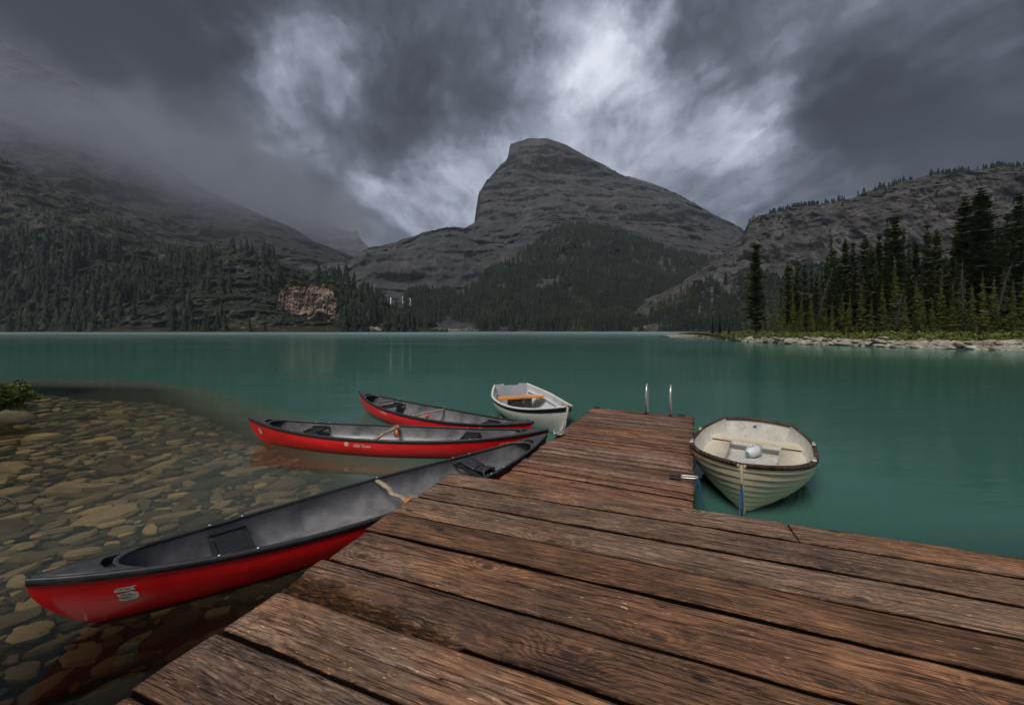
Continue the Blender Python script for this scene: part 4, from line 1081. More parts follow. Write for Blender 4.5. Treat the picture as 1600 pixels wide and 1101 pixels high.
DECK_Z = .40
rk = random.Random(12)
def plank(name, root, x0, x1, y0, y1, zt, th, mat, nseg=24, split=None, wob=.004, rot_edge=None, skew=(0, 0), sag=0):
    """one board, length along x; top surface grid with worn edges, optional long split and rotted edge"""
    seed = rk.randrange(10000); W = y1 - y0; L = x1 - x0
    u = np.linspace(0, 1, nseg + 1)
    rows = [0, .012, .05, .5, .95, .988, 1.0]
    if rot_edge: rows = [0, .03, .07, .12, .18, .25, .33, .42, .6, .95, .988, 1.0]
    if split:
        sc_ = split[0]; rows = sorted(set([r_ for r_ in rows if abs(r_ - sc_) > .07] + [sc_ - .05, sc_ - .016, sc_, sc_ + .016, sc_ + .05]))
    rows = np.array(rows)
    U, Vv = np.meshgrid(u, rows, indexing='ij')
    e0 = fbm(u * L * 3, u * 0, None, 4, seed) * wob; e1 = fbm(u * L * 3, u * 0, None, 4, seed + 1) * wob
    ex0 = fbm(rows * 5, rows * 0, None, 3, seed + 2) * .008; ex1 = fbm(rows * 5, rows * 0, None, 3, seed + 3) * .006
    X = x0 + ex0[None] * (1 - U) + U * (L + ex1[None] * U) + skew[0] * Vv * (1 - U) + skew[1] * Vv * U
    Y = y0 + e0[:, None] + Vv * (W + (e1 - e0)[:, None])
    Z = np.full_like(X, zt) + fbm(U * L * 1.2, Vv * 2, None, 3, seed + 4) * .003
    edge = np.minimum(Vv, 1 - Vv) * W
    Z -= np.clip(.006 - edge, 0, .006) * .9
    endd = np.minimum(U, 1 - U) * L
    Z -= np.clip(.012 - endd, 0, .012) * .5
    DK = np.zeros_like(X)
    if split:
        w_ = split[1]; wander = fbm(u * L * 1.1, u * 0, None, 4, seed + 6) * .10
        active = np.clip((split[3] - u * L) * 5, 0, 1) * np.clip((u * L - split[2]) * 8 + (1 if split[2] <= 0 else 0), 0, 1)
        k0 = int(np.argmin(abs(rows - split[0])))
        tent = np.where(rows < sc_, rows / sc_, (1 - rows) / (1 - sc_)); Y += wander[:, None] * W * tent[None]
        DK[:, k0] = active * (.6 + .4 * fbm(u * L * 2, u * 0, None, 3, seed + 12)); Z[:, k0] -= w_ * 3 * active; Z[:, k0 - 1] -= w_ * .25 * active; Z[:, k0 + 1] -= w_ * .25 * active
    if rot_edge:
        L0, depth_, frac = rot_edge
        env = np.clip(1 - U * L / L0, 0, 1)[..., ] ** .7
        lim = frac * (env + .25 * fbm(U * L * 7, Vv * 0, None, 4, seed + 8) * (env > 0))
        inside = np.clip((lim - Vv) / .08, 0, 1)
        DK = np.maximum(DK, inside * (.9 + .2 * fbm(U * L * 8, Vv * 30, None, 3, seed + 10)))
        Z -= inside * (depth_ * (.45 + .75 * np.abs(fbm(U * L * 9, Vv * 22, None, 4, seed + 9))))
    nu, nv = X.shape
    top = np.stack([X, Y, Z], -1).reshape(-1, 3)
    per = [i * nv for i in range(nu)] + [(nu - 1) * nv + j for j in range(1, nv)] + [i * nv + nv - 1 for i in range(nu - 2, -1, -1)] + [j for j in range(nv - 2, 0, -1)]
    lo = top[per].copy(); md = lo.copy(); md[:, 2] -= .004; lo[:, 2] = zt - th
    v = np.vstack([top, md, lo]); o0 = len(top); k_ = len(per); o1 = o0 + k_; f = [tuple(q) for q in grid_faces(nu, nv)]
    for i in range(k_):
        j = (i + 1) % k_; f.append((per[j], per[i], o0 + i, o0 + j)); f.append((o0 + j, o0 + i, o1 + i, o1 + j))
    f.append(tuple(o1 + i for i in range(k_ - 1, -1, -1)))
    me = mesh(name, v, f, mat)
    sm = np.zeros(len(me.polygons), bool); sm[:(nu - 1) * (nv - 1)] = True; me.polygons.foreach_set('use_smooth', sm)
    DK[:, 0] = np.maximum(DK[:, 0], .93); DK[:, -1] = np.maximum(DK[:, -1], .93); DK[:, 1] = np.maximum(DK[:, 1], .45); DK[:, -2] = np.maximum(DK[:, -2], .45)  # gap shade carried onto the long board edges as darker colour
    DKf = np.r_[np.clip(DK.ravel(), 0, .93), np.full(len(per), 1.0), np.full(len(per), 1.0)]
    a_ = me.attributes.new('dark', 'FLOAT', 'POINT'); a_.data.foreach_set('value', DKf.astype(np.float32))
    o = link(name, me, root)
    # own origin at the board, so each carries its own grain
    return o

# near deck: corner A, x along the boards, y towards the lake
A = Vector((-.666, 4.208, 0)); ang1 = math.atan2(-.354, .935)
deck = thing('wooden_deck', 'wide weathered brown timber deck in the foreground that the camera stands on', 'deck', (A.x, A.y, 0), ang1)
cum = [0, .320, .660, .990, 1.310, 1.705, 2.035, 2.375, 2.735, 3.07, 3.40, 3.74, 4.07, 4.41, 4.75]
offx = [0, .005, -.012, -.02, .01, -.025, .0, -.015, .01, -.10, 0, .01, 0, 0, 0]
for i in range(len(cum) - 1):
    y1 = -cum[i] - .012; y0 = -cum[i + 1] + .012
    mt = M['wood_wavy'] if i in (5, 7) else M['wood']
    x0 = offx[i]
    kw = {}
    if i == 0:
        # two boards butt on this line
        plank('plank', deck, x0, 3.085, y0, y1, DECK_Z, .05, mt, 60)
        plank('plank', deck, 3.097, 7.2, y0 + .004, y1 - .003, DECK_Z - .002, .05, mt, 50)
        continue
    if i == 1: kw['split'] = (.42, .006, 0, 6)
    if i == 3: kw['split'] = (.55, .003, 0, 1.6)
    if i == 4: kw['split'] = (.62, .004, 0, 2.8)
    if i == 5: kw['rot_edge'] = (1.25, .044, .60)
    if i == 6: kw['split'] = (.50, .007, 0, 3.2)
    if i == 7: kw['split'] = (.46, .006, .02, 2.2)
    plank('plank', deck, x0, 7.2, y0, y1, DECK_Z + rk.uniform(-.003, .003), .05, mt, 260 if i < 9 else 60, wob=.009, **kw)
for yb in (-.08, -1.6, -3.1, -4.6):
    m_ = MB(); m_.box(.04, 7.15, yb - .06, yb + .04, .16, .345, .008); m_.obj('beam', M['joist'], deck)
for xb in (.10, 1.5, 3.0, 4.5, 6.0, 7.0):
    m_ = MB(); m_.box(xb - .05, xb + .05, -4.7, -.15, .02, .155, .008); m_.obj('joist', M['joist'], deck)
m_ = MB()
for xb in (.3, 3.6, 6.6):
    for yb in (-1.0, -3.6): m_.box(xb - .28, xb + .28, yb - .5, yb + .5, -.18, .015, .03)
o = m_.obj('float', M['joist'], deck); o['kind'] = 'stuff'

# far dock
B0 = Vector((1.615, 7.75, 0)); e2 = Vector((.427, .904, 0)); ang2 = math.atan2(-.427, .904)
pier = thing('narrow_dock', 'narrow wet brown plank dock running out into the lake with a ladder at its end', 'dock', (B0.x, B0.y, 0), ang2)
Wd = 1.85
def far_line(x):   # y in pier frame where the near deck's far edge crosses at local x
    # deck edge: A + t*(cos ang1, sin ang1)
    R2 = Matrix.Rotation(-ang2, 3, 'Z'); a = R2 @ (A - B0); dvec = R2 @ Vector((math.cos(ang1), math.sin(ang1), 0))
    return a.y + (x - a.x) * dvec.y / dvec.x
y = 0.0; i = 0
while True:
    wd = rk.uniform(.138, .152); y2 = y - wd
    la, lb = far_line(0), far_line(Wd)
    if min(la, lb) > y2 - .02 and max(la, lb) > y - .02: break
    lim = max(la, lb) + .012
    if y2 < lim:                                  # last boards are cut along the deck's edge
        m_ = MB(); xs = np.linspace(0, Wd, 9)
        yb = [max(y2, far_line(x) + .012) for x in xs]
        vtop = [(x, y - .004, DECK_Z - .012) for x in xs] + [(x, min(b_, y - .008), DECK_Z - .012) for x, b_ in zip(xs, yb)]
        v = vtop + [(a, b, c - .04) for a, b, c in vtop]; k = 9; f = []
        for q in range(k - 1):
            f += [(q + 1, q, k + q, k + q + 1), (2 * k + q, 2 * k + q + 1, 3 * k + q + 1, 3 * k + q), (q, q + 1, 2 * k + q + 1, 2 * k + q), (k + q + 1, k + q, 3 * k + q, 3 * k + q + 1)]
        f += [(0, 2 * k, 3 * k, k), (k - 1, 2 * k - 1, 4 * k - 1, 3 * k - 1)]
        m_.add(v, f); o_ = m_.obj('plank', M['wood_wet'], pier)
        y = y2; i += 1
        if y < lim - .3: break
        continue
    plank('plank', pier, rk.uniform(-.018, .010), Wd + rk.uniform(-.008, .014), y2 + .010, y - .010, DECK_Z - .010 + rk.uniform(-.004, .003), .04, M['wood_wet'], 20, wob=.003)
    y = y2; i += 1
print('pier planks', i)
for xb in (.05, Wd * .5, Wd - .05):
    m_ = MB(); m_.box(xb - .04, xb + .04, y + .28, -.03, .17, .345, .008); m_.obj('stringer', M['joist'], pier)
m_ = MB(); m_.box(-.01, Wd + .01, .004, .045, .18, .352, .006); m_.obj('end_board', M['joist'], pier)
m_ = MB()
for yb in (-.7, -2.0, -3.1): m_.box(.2, Wd - .2, yb - .45, yb + .45, -.18, .165, .03)
o = m_.obj('float', M['joist'], pier); o['kind'] = 'stuff'
for x_, yy in ((.10, -.03), (Wd - .20, -.05)):
    b_ = MB(); b_.box(x_ - .06, x_ + .06, yy - .03, yy + .02, DECK_Z - .006, DECK_Z + .018, .004); b_.box(x_ - .02, x_ + .03, yy - .02, yy + .01, DECK_Z + .018, DECK_Z + .03, .003); b_.obj('corner_bracket', M['iron'], pier)

def pier_pt(x, y, z=0.0): return Matrix.Translation((B0.x, B0.y, 0)) @ Matrix.Rotation(ang2, 4, 'Z') @ Vector((x, y, z))

# ladder at the pier's end
lp = pier_pt(1.25, 0, DECK_Z)
lad = thing('ladder', 'stainless steel swim ladder with two bent hand rails at the end of the narrow dock', 'ladder', (lp.x, lp.y, DECK_Z), ang2)
for sx_ in (-.20, .22):
    pts_ = [(sx_, -.10, -.012), (sx_, -.10, .30), (sx_, -.085, .42), (sx_, -.03, .505), (sx_, .05, .52), (sx_, .11, .47), (sx_, .135, .36), (sx_, .14, .0), (sx_, .14, -.9)]
    m_ = MB(); m_.tube(pts_, .0185, 10); r_ = m_.obj('hand_rail', M['steel'], lad, True)
    m_ = MB(); m_.tube([(sx_, -.10, -.012), (sx_, -.10, -.002), (sx_, -.10, .004)], [.045, .045, .03], 12); m_.obj('foot_flange', M['iron'], r_)
for k in range(3):
    m_ = MB(); m_.box(-.20, .22, .12, .17, -.35 - .26 * k, -.32 - .26 * k, .006); m_.obj('rung', M['steel'], lad)

def cleat(loc, rz, label):
    o = thing('mooring_cleat', label, 'cleat', loc, rz)
    m_ = MB(); m_.box(-.05, .05, -.03, .03, -.004, .012, .003); m_.obj('base', M['iron'], o)
    m_ = MB(); m_.tube([(-.03, 0, .01), (-.03, 0, .045)], .012, 8); m_.tube([(.03, 0, .01), (.03, 0, .045)], .012, 8); m_.tube([(-.12, 0, .058), (-.07, 0, .050), (.07, 0, .050), (.12, 0, .058)], [.008, .013, .013, .008], 8)
    h_ = m_.obj('horns', M['galv'], o, True); h_['kind'] = 'stuff'
    return o
def rope_obj(name, pts_, r_, mat, label, group=None):
    # smooth the path
    P_ = [Vector(p) for p in pts_]; out = []
    for i in range(len(P_) - 1):
        a, b, c, d_ = P_[max(i - 1, 0)], P_[i], P_[i + 1], P_[min(i + 2, len(P_) - 1)]
        for s in range(6):
            t = s / 6; out.append(.5 * ((2 * b) + (c - a) * t + (2 * a - 5 * b + 4 * c - d_) * t * t + (3 * b - a - 3 * c + d_) * t ** 3))
    out.append(P_[-1]); m_ = MB(); m_.tube(out, r_, 7)
    return tag(m_.obj(name, mat, None, True), label, 'rope', group)
# D ring with hasp, near right corner of the pier
cq = pier_pt(Wd - .10, -3.30, DECK_Z - .008)
c1 = thing('mooring_ring', 'galvanised oblong ring on a black hasp at the near right corner of the narrow dock', 'mooring ring', tuple(cq), ang2)
m_ = MB(); m_.box(-.13, -.02, -.045, .045, -.002, .022, .004); m_.box(-.05, -.015, -.03, .03, .022, .04, .004); m_.obj('hasp', M['iron'], c1)
m_ = MB(); ring = []
for i in range(25):
    a = 2 * math.pi * i / 24; ring.append((.055 + .085 * (abs(math.cos(a)) ** .5) * math.copysign(1, math.cos(a)), .034 * (abs(math.sin(a)) ** .6) * math.copysign(1, math.sin(a)), .034 + .012 * math.cos(a)))
m_.tube(ring, .0075, 7, False); m_.obj('ring', M['galv'], c1, True)
q0 = pier_pt(Wd + .03, -3.31, DECK_Z + .03)
rope_obj('mooring_rope', [q0 + Vector((-.02, 0, 0)), q0 + Vector((.015, -.02, -.04)), q0 + Vector((.03, -.03, -.16)), q0 + Vector((.05, -.06, -.30)), q0 + Vector((.09, -.09, -.46))], .011, M['rope_blue'], 'short blue rope hanging from the oblong ring over the side of the narrow dock')
# cleat for the white dinghy at the pier's left edge
lq = pier_pt(.07, -2.28, DECK_Z - .006)
cleat(tuple(lq), ang2 + R(62), 'galvanised cleat with white rope turns at the left edge of the narrow dock')
pp = [lq + Vector((.02, .02, .03)), lq + Vector((-.05, .02, .035)), lq + Vector((.03, -.03, .035)), lq + Vector((-.06, -.03, .03)), lq + Vector((.07, .04, .045)), lq + Vector((.0, .08, .03)), lq + Vector((-.08, .10, .02)), lq + Vector((-.03, .30, .02))]

# ================================================================== boats
def np_part(name, V, mat, parent, flip=False, smooth=True, wrap=False):
    nu, nv = V.shape[:2]; f = grid_faces(nu, nv, wrap_v=wrap)
    if flip: f = f[:, ::-1]
    return part(name, V.reshape(-1, 3), f, mat, parent, smooth)

def red_mat():
    m, n = material('red_canoe_hull')
    p = n.obj(); a, _ = n.noise(n.vm('MULTIPLY', p, (1.5, 4, 4)), 2, 6, .65); s_, _ = n.noise(n.vm('MULTIPLY', p, (5, 40, 60)), 1, 6, .7); sp, _ = n.noise(p, 70, 3, .6)
    c = n.mix(n.mapr(a, .3, .7), (.56, .002, .003), (.78, .006, .007))
    c = n.mix(n.mapr(s_, .62, .70, 0, .45), c, (.62, .14, .11))
    c = n.mix(n.mapr(sp, .70, .76, 0, .6), c, (.6, .4, .36))
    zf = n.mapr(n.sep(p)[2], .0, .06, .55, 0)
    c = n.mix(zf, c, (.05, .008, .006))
    n.out(n.bsdf(c, n.mapr(a, .3, .7, .30, .45), n.bump(a, .15, .01), spec=.5, coat=.25)); return m
def liner_mat():
    m, n = material('grey_canoe_liner')
    p = n.obj(); a, _ = n.noise(p, 3, 6, .65); b, _ = n.noise(p, 120, 3, .6)
    c = n.mix(n.mapr(a, .35, .65), (.11, .108, .115), (.25, .246, .255))
    c = n.mix(n.mapr(b, .6, .75, 0, .25), c, (.25, .25, .27))
    n.out(n.bsdf(c, n.mapr(a, .35, .65, .28, .42), n.bump(b, .12, .003), spec=.5)); return m
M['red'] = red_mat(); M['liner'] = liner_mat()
M['vinyl'] = plain('black_vinyl', (.028, .029, .031), .42, nz=.35, scale=25, bump=.15)
M['deckvinyl'] = plain('grey_black_vinyl', (.050, .053, .056), .38, nz=.3, scale=18, bump=.15)
M['seat'] = plain('moulded_black_seat', (.012, .013, .014), .45, nz=.4, scale=30, bump=.2)
M['rivet'] = plain('rivet', (.75, .74, .70), .3, metal=.6)
M['ash'] = plain('weathered_ash', (.36, .28, .20), .7, nz=.4, scale=30, bump=.4)
M['float_o'] = plain('orange_float', (.85, .22, .08), .5)
M['float_p'] = plain('red_float', (.75, .06, .06), .5)
M['sticker'] = plain('worn_sticker', (.55, .50, .42), .6, nz=.3, scale=60)
M['ink'] = plain('black_print', (.02, .02, .02), .6)
M['print'] = plain('pale_print', (.75, .66, .52), .6)

class Canoe:
    def __init__(s, L, ztip, zmid, B=.455, draft=.09):
        s.L, s.zt, s.zm, s.B, s.dr = L, ztip, zmid, B, draft
    def b(s, u): return np.maximum(s.B * (1 - np.abs(2 * u - 1) ** 2.05) ** .92, .012)
    def zs(s, u): return s.zm + (s.zt - s.zm) * (np.abs(2 * u - 1) ** 2.6)
    def P(s, u, t, side, off=0.0):
        """u along 0..1, t sheer(0) to keel(1)"""
        u = np.asarray(u, float); t = np.asarray(t, float)
        e = np.abs(2 * u - 1)
        Lt = s.L - 2 * .34 * t ** 1.9 * 1.0
        x = (u - .5) * (s.L + (Lt - s.L) * e ** 5)
        n_ = 3.0 - 1.75 * e ** 1.6
        bb = np.maximum(s.b(u) - off, .004)
        yy = bb * np.clip(1 - t ** n_, 0, 1) ** (1 / n_)
        yy = yy * (1 + .035 * np.sin(np.pi * np.clip(t * 1.3, 0, 1)) * (1 - e ** 3))
        zk = -s.dr + .055 * e ** 4 + off
        z = s.zs(u) * (1 - t) + zk * t
        return np.stack([x, side * yy, z], -1)
    def nrm(s, u, t, side):
        d_ = 1e-3
        a = s.P(u + d_, t, side) - s.P(u - d_, t, side); b = s.P(u, t + d_, side) - s.P(u, max(t - d_, 0), side)
        n_ = np.cross(a, b) * (1 if side > 0 else -1); n_ = n_ / (np.linalg.norm(n_) + 1e-12)
        if n_[1] * side < 0: n_ = -n_
        return n_

def text_mesh(txt, size, shear=0.0):
    cu = bpy.data.curves.new('text', 'FONT'); cu.body = txt; cu.size = size; cu.resolution_u = 2; cu.shear = shear
    o = bpy.data.objects.new('text', cu); C.objects.link(o)
    bpy.context.view_layer.update()
    me = bpy.data.meshes.new_from_object(o.evaluated_get(bpy.context.evaluated_depsgraph_get()))
    v = np.array([tuple(q.co) for q in me.vertices]); f = [tuple(p.vertices) for p in me.polygons]
    bpy.data.objects.remove(o); bpy.data.curves.remove(cu); bpy.data.meshes.remove(me)
    return v, f

def wrap_on(c, side, u0, t0, v2, off, flipx=False):
    """flat outline (metres) laid on the hull"""
    out = []
    p0 = c.P(u0, t0, side)
    dl = c.L; H = c.zs(u0) + c.dr
    for q in v2:
        u = u0 + (-q[0] if flipx else q[0]) / dl; t = max(0.0, t0 - q[1] / (H * 1.08))
        out.append(c.P(u, t, side) + c.nrm(u, t, side) * off)
    return np.array(out)

def make_canoe(label, near, far, L, ztip, zmid, side_seen, yoke, seats, extras, roll=0.0):
    mid = (near + far) / 2; dvec = far - near
    root = thing('canoe', label, 'canoe', (mid.x, mid.y, 0), math.atan2(dvec.y, dvec.x), 'red canoes moored left of the docks')
    root.rotation_euler = (roll, 0, math.atan2(dvec.y, dvec.x))
    c = Canoe(L, ztip, zmid)
    u = np.r_[np.linspace(0, .12, 14)[:-1], np.linspace(.12, .88, 44), np.linspace(.88, 1, 14)[1:]]
    t = np.r_[np.linspace(0, 1, 22)]
    U, T = np.meshgrid(u, t, indexing='ij')
    l_ = c.P(U, T, 1); r_ = c.P(U, T, -1)
    np_part('hull', np.concatenate([l_, r_[:, ::-1][:, 1:]], 1), M['red'], root)
    ui = np.linspace(.012, .988, 60); U, T = np.meshgrid(ui, t, indexing='ij')
    off_ = .012 + 0 * U
    l_ = c.P(U, T, 1, .013); r_ = c.P(U, T, -1, .013)
    V_ = np.concatenate([l_, r_[:, ::-1][:, 1:]], 1)
    # floor: nearly flat, with long moulded ridges
    floor = .012 + .02 * np.abs(2 * ui - 1)[:, None] ** 4
    yy = V_[..., 1]
    ridge = .016 * np.exp(-((np.abs(yy) - .20) / .014) ** 2) + .008 * np.exp(-(yy / .02) ** 2)
    V_[..., 2] = np.maximum(V_[..., 2], floor) + ridge * (np.abs(2 * ui - 1)[:, None] < .8) * (V_[..., 2] < .05)
    np_part('liner', V_, M['liner'], root, flip=True)
    for side in (1, -1):
        us = np.r_[np.linspace(0, .1, 8)[:-1], np.linspace(.1, .9, 40), np.linspace(.9, 1, 8)[1:]]
        p = c.P(us, us * 0, side)
        prof = [(.020, -.030), (.020, .006), (.012, .014), (-.010, .014), (-.016, .008), (-.016, -.012), (-.004, -.012), (-.004, -.030)]
        e = np.abs(2 * us - 1); k_ = np.where(e > .985, .55, 1)
        V_ = np.array([[(q[0], q[1] + side * a * kk if abs(q[1] + side * a * kk) > .001 or True else 0, q[2] + b_) for a, b_ in prof] for q, kk in zip(p, k_)])
        V_[..., 1] = np.where(V_[..., 1] * side < .0015, .0015 * side, V_[..., 1])
        o_ = np_part('gunwale', V_, M['vinyl'], root, flip=(side > 0), smooth=False, wrap=True)
    # end plates with a hand hole
    for end in (0, 1):
        nu_, nv_ = 22, 13
        V_ = np.zeros((nu_, nv_, 3)); hole = []
        for i in range(nu_):
            ue = .004 + .118 * i / (nu_ - 1)
            uu = ue if end == 0 else 1 - ue
            pl_ = c.P(uu, 0., 1); pr_ = c.P(uu, 0., -1)
            for j in range(nv_):
                q = j / (nv_ - 1); inset = 0
                # inner edge is a curve: the middle stops short of the sides
                s_ = 2 * q - 1; pull = (1 - s_ * s_) * .038 * (i / (nu_ - 1)) ** 2
                ux = uu + (-pull if end == 0 else pull); z0 = c.zs(uu)
                V_[i, j] = (c.P(ux, 0., 1)[0], pl_[1] * (1 - q) + pr_[1] * q, z0 + .012 + .022 * (1 - s_ * s_) * min(1, i / 6) - (.012 if i == nu_ - 1 else 0))
        F_ = [tuple(q) for q in grid_faces(nu_, nv_)]
        F2 = []
        for q, (i, j) in zip(F_, [(i, j) for i in range(nu_ - 1) for j in range(nv_ - 1)]):
            if 14 <= i <= 17 and 3 <= j <= nv_ - 5: continue
            F2.append(q if end == 1 else q[::-1])
        o_ = part('end_plate', V_.reshape(-1, 3), F2, M['deckvinyl'], root, True)
        md = o_.modifiers.new('thick', 'SOLIDIFY'); md.thickness = .010; md.offset = -1
        # hole walls
        idx = [(14, j) for j in range(3, nv_ - 3)] + [(i, nv_ - 4) for i in range(15, 19)] + [(18, j) for j in range(nv_ - 5, 2, -1)] + [(i, 3) for i in range(17, 14, -1)]
        rim = [V_[i, j] for i, j in idx]; low = [q - np.array([0, 0, .05]) for q in rim]
        k = len(rim); part('hand_hole', rim + low, [(i, (i + 1) % k, k + (i + 1) % k, k + i) for i in range(k)] + [tuple(range(k, 2 * k))], M['vinyl'], o_)
    # seats
    for us, style in seats:
        zc = float(c.zs(us)) - .075
        b0 = float(c.b(us)) - .012
        so_ = []
        xc = (us - .5) * c.L; hw = .115
        bA, bB = float(c.b(us - hw / c.L)) - .018, float(c.b(us + hw / c.L)) - .018
        m_ = MB()
        for xx, bb in ((xc - hw, bA), (xc + hw, bB)):
            m_.box(xx - .016, xx + .016, -bb, bb, zc - .012, zc + .014, .004)
        fr_ = m_.obj('seat_frame', M['seat'], root)
        # contoured pan
        g = np.linspace(-1, 1, 15); gx = np.linspace(-1, 1, 9); GXX, GYY = np.meshgrid(gx, g, indexing='ij')
        bm = min(bA, bB) - .045
        Zp = zc + .016 - .035 * (1 - GYY ** 2) * (1 - .5 * GXX ** 2) + .012 * np.abs(GYY) ** 3 + .014 * np.exp(-(GYY / .12) ** 2)
        V_ = np.stack([xc + GXX * hw * 1.12, GYY * bm, Zp], -1)
        so2 = np_part('seat', V_, M['seat'], root); md = so2.modifiers.new('thick', 'SOLIDIFY'); md.thickness = .012
        for side in (1, -1):                    # hangers down from the gunwale
            m_ = MB(); bb = max(bA, bB)
            m_.box(xc - hw - .01, xc + hw + .01, side * bm - .012, side * bm + .012, zc - .02, zc + .045, .004); m_.obj('seat_bracket', M['seat'], root)
            for xx in (xc - hw, xc + hw):
                uu = xx / c.L + .5; pz = c.P(uu, 0., side)
                m_ = MB(); m_.ball((pz[0], pz[1] + side * .002, pz[2] + .015), .0105, (1, 1, .5), 10, 5); m_.obj('rivet', M['rivet'], root, True)
        if style == 'back':                     # folded back rest lying on the seat
            for sy, tw in ((-.33, .1), (.33, -.05)):
                GXX, GYY = np.meshgrid(np.linspace(-1, 1, 7), np.linspace(-1, 1, 9), indexing='ij')
                V_ = np.stack([xc + .015 + GXX * .105 + tw * .2 * GYY, bm * sy * 1.25 + GYY * bm * .36 * (1 - .12 * GXX), zc + .050 + .018 * GYY * np.sign(sy) + .012 * np.cos(GXX * 2.5)], -1)
                o_ = np_part('back_pad', V_, M['vinyl'], root); md = o_.modifiers.new('thick', 'SOLIDIFY'); md.thickness = .022
            m_ = MB(); m_.tube([(xc - hw, -bm * .9, zc + .03), (xc - .02, -bm * .2, zc + .075), (xc + hw * .9, bm * .8, zc + .03)], .008, 6); m_.obj('strap', M['vinyl'], root, True)
        if style == 'frame':
            m_ = MB(); m_.tube([(xc - hw * .9, -bm * .8, zc + .02), (xc - hw * .7, -bm * .75, zc + .09), (xc - hw * .6, bm * .75, zc + .09), (xc - hw * .9, bm * .8, zc + .02)], .010, 6); m_.obj('back_frame', M['vinyl'], root, True)
    # carved yoke
    uy = yoke; xc = (uy - .5) * c.L; bb = float(c.b(uy)) - .012; zy = float(c.zs(uy)) - .016
    g = np.linspace(-1, 1, 25); w_ = .026 + .008 * np.cos(g * math.pi * 2) * (np.abs(g) < .5) + .010 * np.exp(-((np.abs(g) - .45) / .15) ** 2)
    dep_ = .030 * np.exp(-(g / .22) ** 2)
    ring = []
    for gi, wi, di in zip(g, w_, dep_):
        y_ = gi * bb; ring.append([(xc - wi - di, y_, zy + .010), (xc + wi - di * 1.6, y_, zy + .010), (xc + wi - di * 1.6, y_, zy - .014), (xc - wi - di, y_, zy - .014)])
    np_part('yoke', np.array(ring), M['ash'], root, wrap=True, smooth=False, flip=True)
    for side in (1, -1):
        pz = c.P(uy, 0., side); m_ = MB(); m_.ball((pz[0], pz[1] + side * .002, pz[2] + .015), .0105, (1, 1, .5), 10, 5); m_.obj('rivet', M['rivet'], root, True)
    for side, uo in ((1, .5), (-1, .5)): pass
    extras(root, c, xc, bb, zy)
    return root, c

def lashing(root, xc, y_, zy, mat, w=.045):
    m_ = MB()
    for k in range(3):
        r_ = []
        for i in range(13):
            a = 2 * math.pi * i / 12; r_.append((xc + (w + .004 * k) * math.cos(a) * 1.0, y_ + (k - 1) * .016 + .008 * math.sin(a * 2), zy + .026 * math.sin(a)))
        m_.tube(r_, .0065, 5, False)
    m_.tube([(xc + .02, y_, zy), (xc + .05, y_ - .04, zy - .03), (xc + .03, y_ - .05, zy - .10)], .005, 5)
    m_.tube([(xc - .02, y_, zy + .01), (xc - .06, y_ - .03, zy + .015), (xc - .08, y_ + .01, zy - .04)], .005, 5)
    o = m_.obj('lashing', mat, root, True); o['kind'] = 'stuff'

def hull_print(root, c, side, u0, t0, txt, size, mat, flipx, shear=0.0, off=.0035, name='lettering'):
    v, f = text_mesh(txt, size, shear)
    V_ = wrap_on(c, side, u0, t0, v, off, flipx)
    return part(name, V_, f, mat, root)

def disc2(r_, n_=18, ri=0.0):
    v = [(r_ * math.cos(2 * math.pi * i / n_), r_ * math.sin(2 * math.pi * i / n_)) for i in range(n_)]
    if ri <= 0: return v, [tuple(range(n_))]
    w_ = [(ri * math.cos(2 * math.pi * i / n_), ri * math.sin(2 * math.pi * i / n_)) for i in range(n_)]
    return v + w_, [(i, (i + 1) % n_, n_ + (i + 1) % n_, n_ + i) for i in range(n_)]

def stickers(root, c, side, u0, t0, flipx, s=1.0):
    sg = -1 if flipx else 1
    a = [(-.058, -.014), (-.045, .012), (-.03, .020), (.03, .024), (.058, .032), (.058, .026), (.04, .018), (.054, -.004), (0, -.012)]
    b = [(-.048, -.036), (.0, -.024), (.04, -.016), (.062, -.036), (.060, -.080), (.035, -.094), (-.03, -.098), (-.05, -.082), (-.036, -.068)]
    for poly, lines in ((a, [(-.035, .004, .026)]), (b, [(-.030, -.046, .024), (-.034, -.074, .03)])):
        v = [(x * s, y * s) for x, y in poly]
        o_ = part('sticker', wrap_on(c, side, u0, t0, v, .003, flipx), [tuple(range(len(v)))], M['sticker'], root)
        m_ = MB(); g = random.Random(int(u0 * 1000) + len(lines))
        for x0_, y0_, wl in lines:
            x = x0_
            while x < x0_ + .062:
                w1 = g.uniform(.004, .008); hh = g.uniform(.006, .012)
                q = wrap_on(c, side, u0, t0, [(x * s, y0_ * s), ((x + w1) * s, y0_ * s), ((x + w1) * s, (y0_ + hh) * s), (x * s, (y0_ + hh) * s)], .0042, flipx)
                m_.add(q, [(0, 1, 2, 3)]); x += w1 + g.uniform(.001, .004)
        k_ = m_.obj('sticker_print', M['ink'], o_); k_['kind'] = 'stuff'

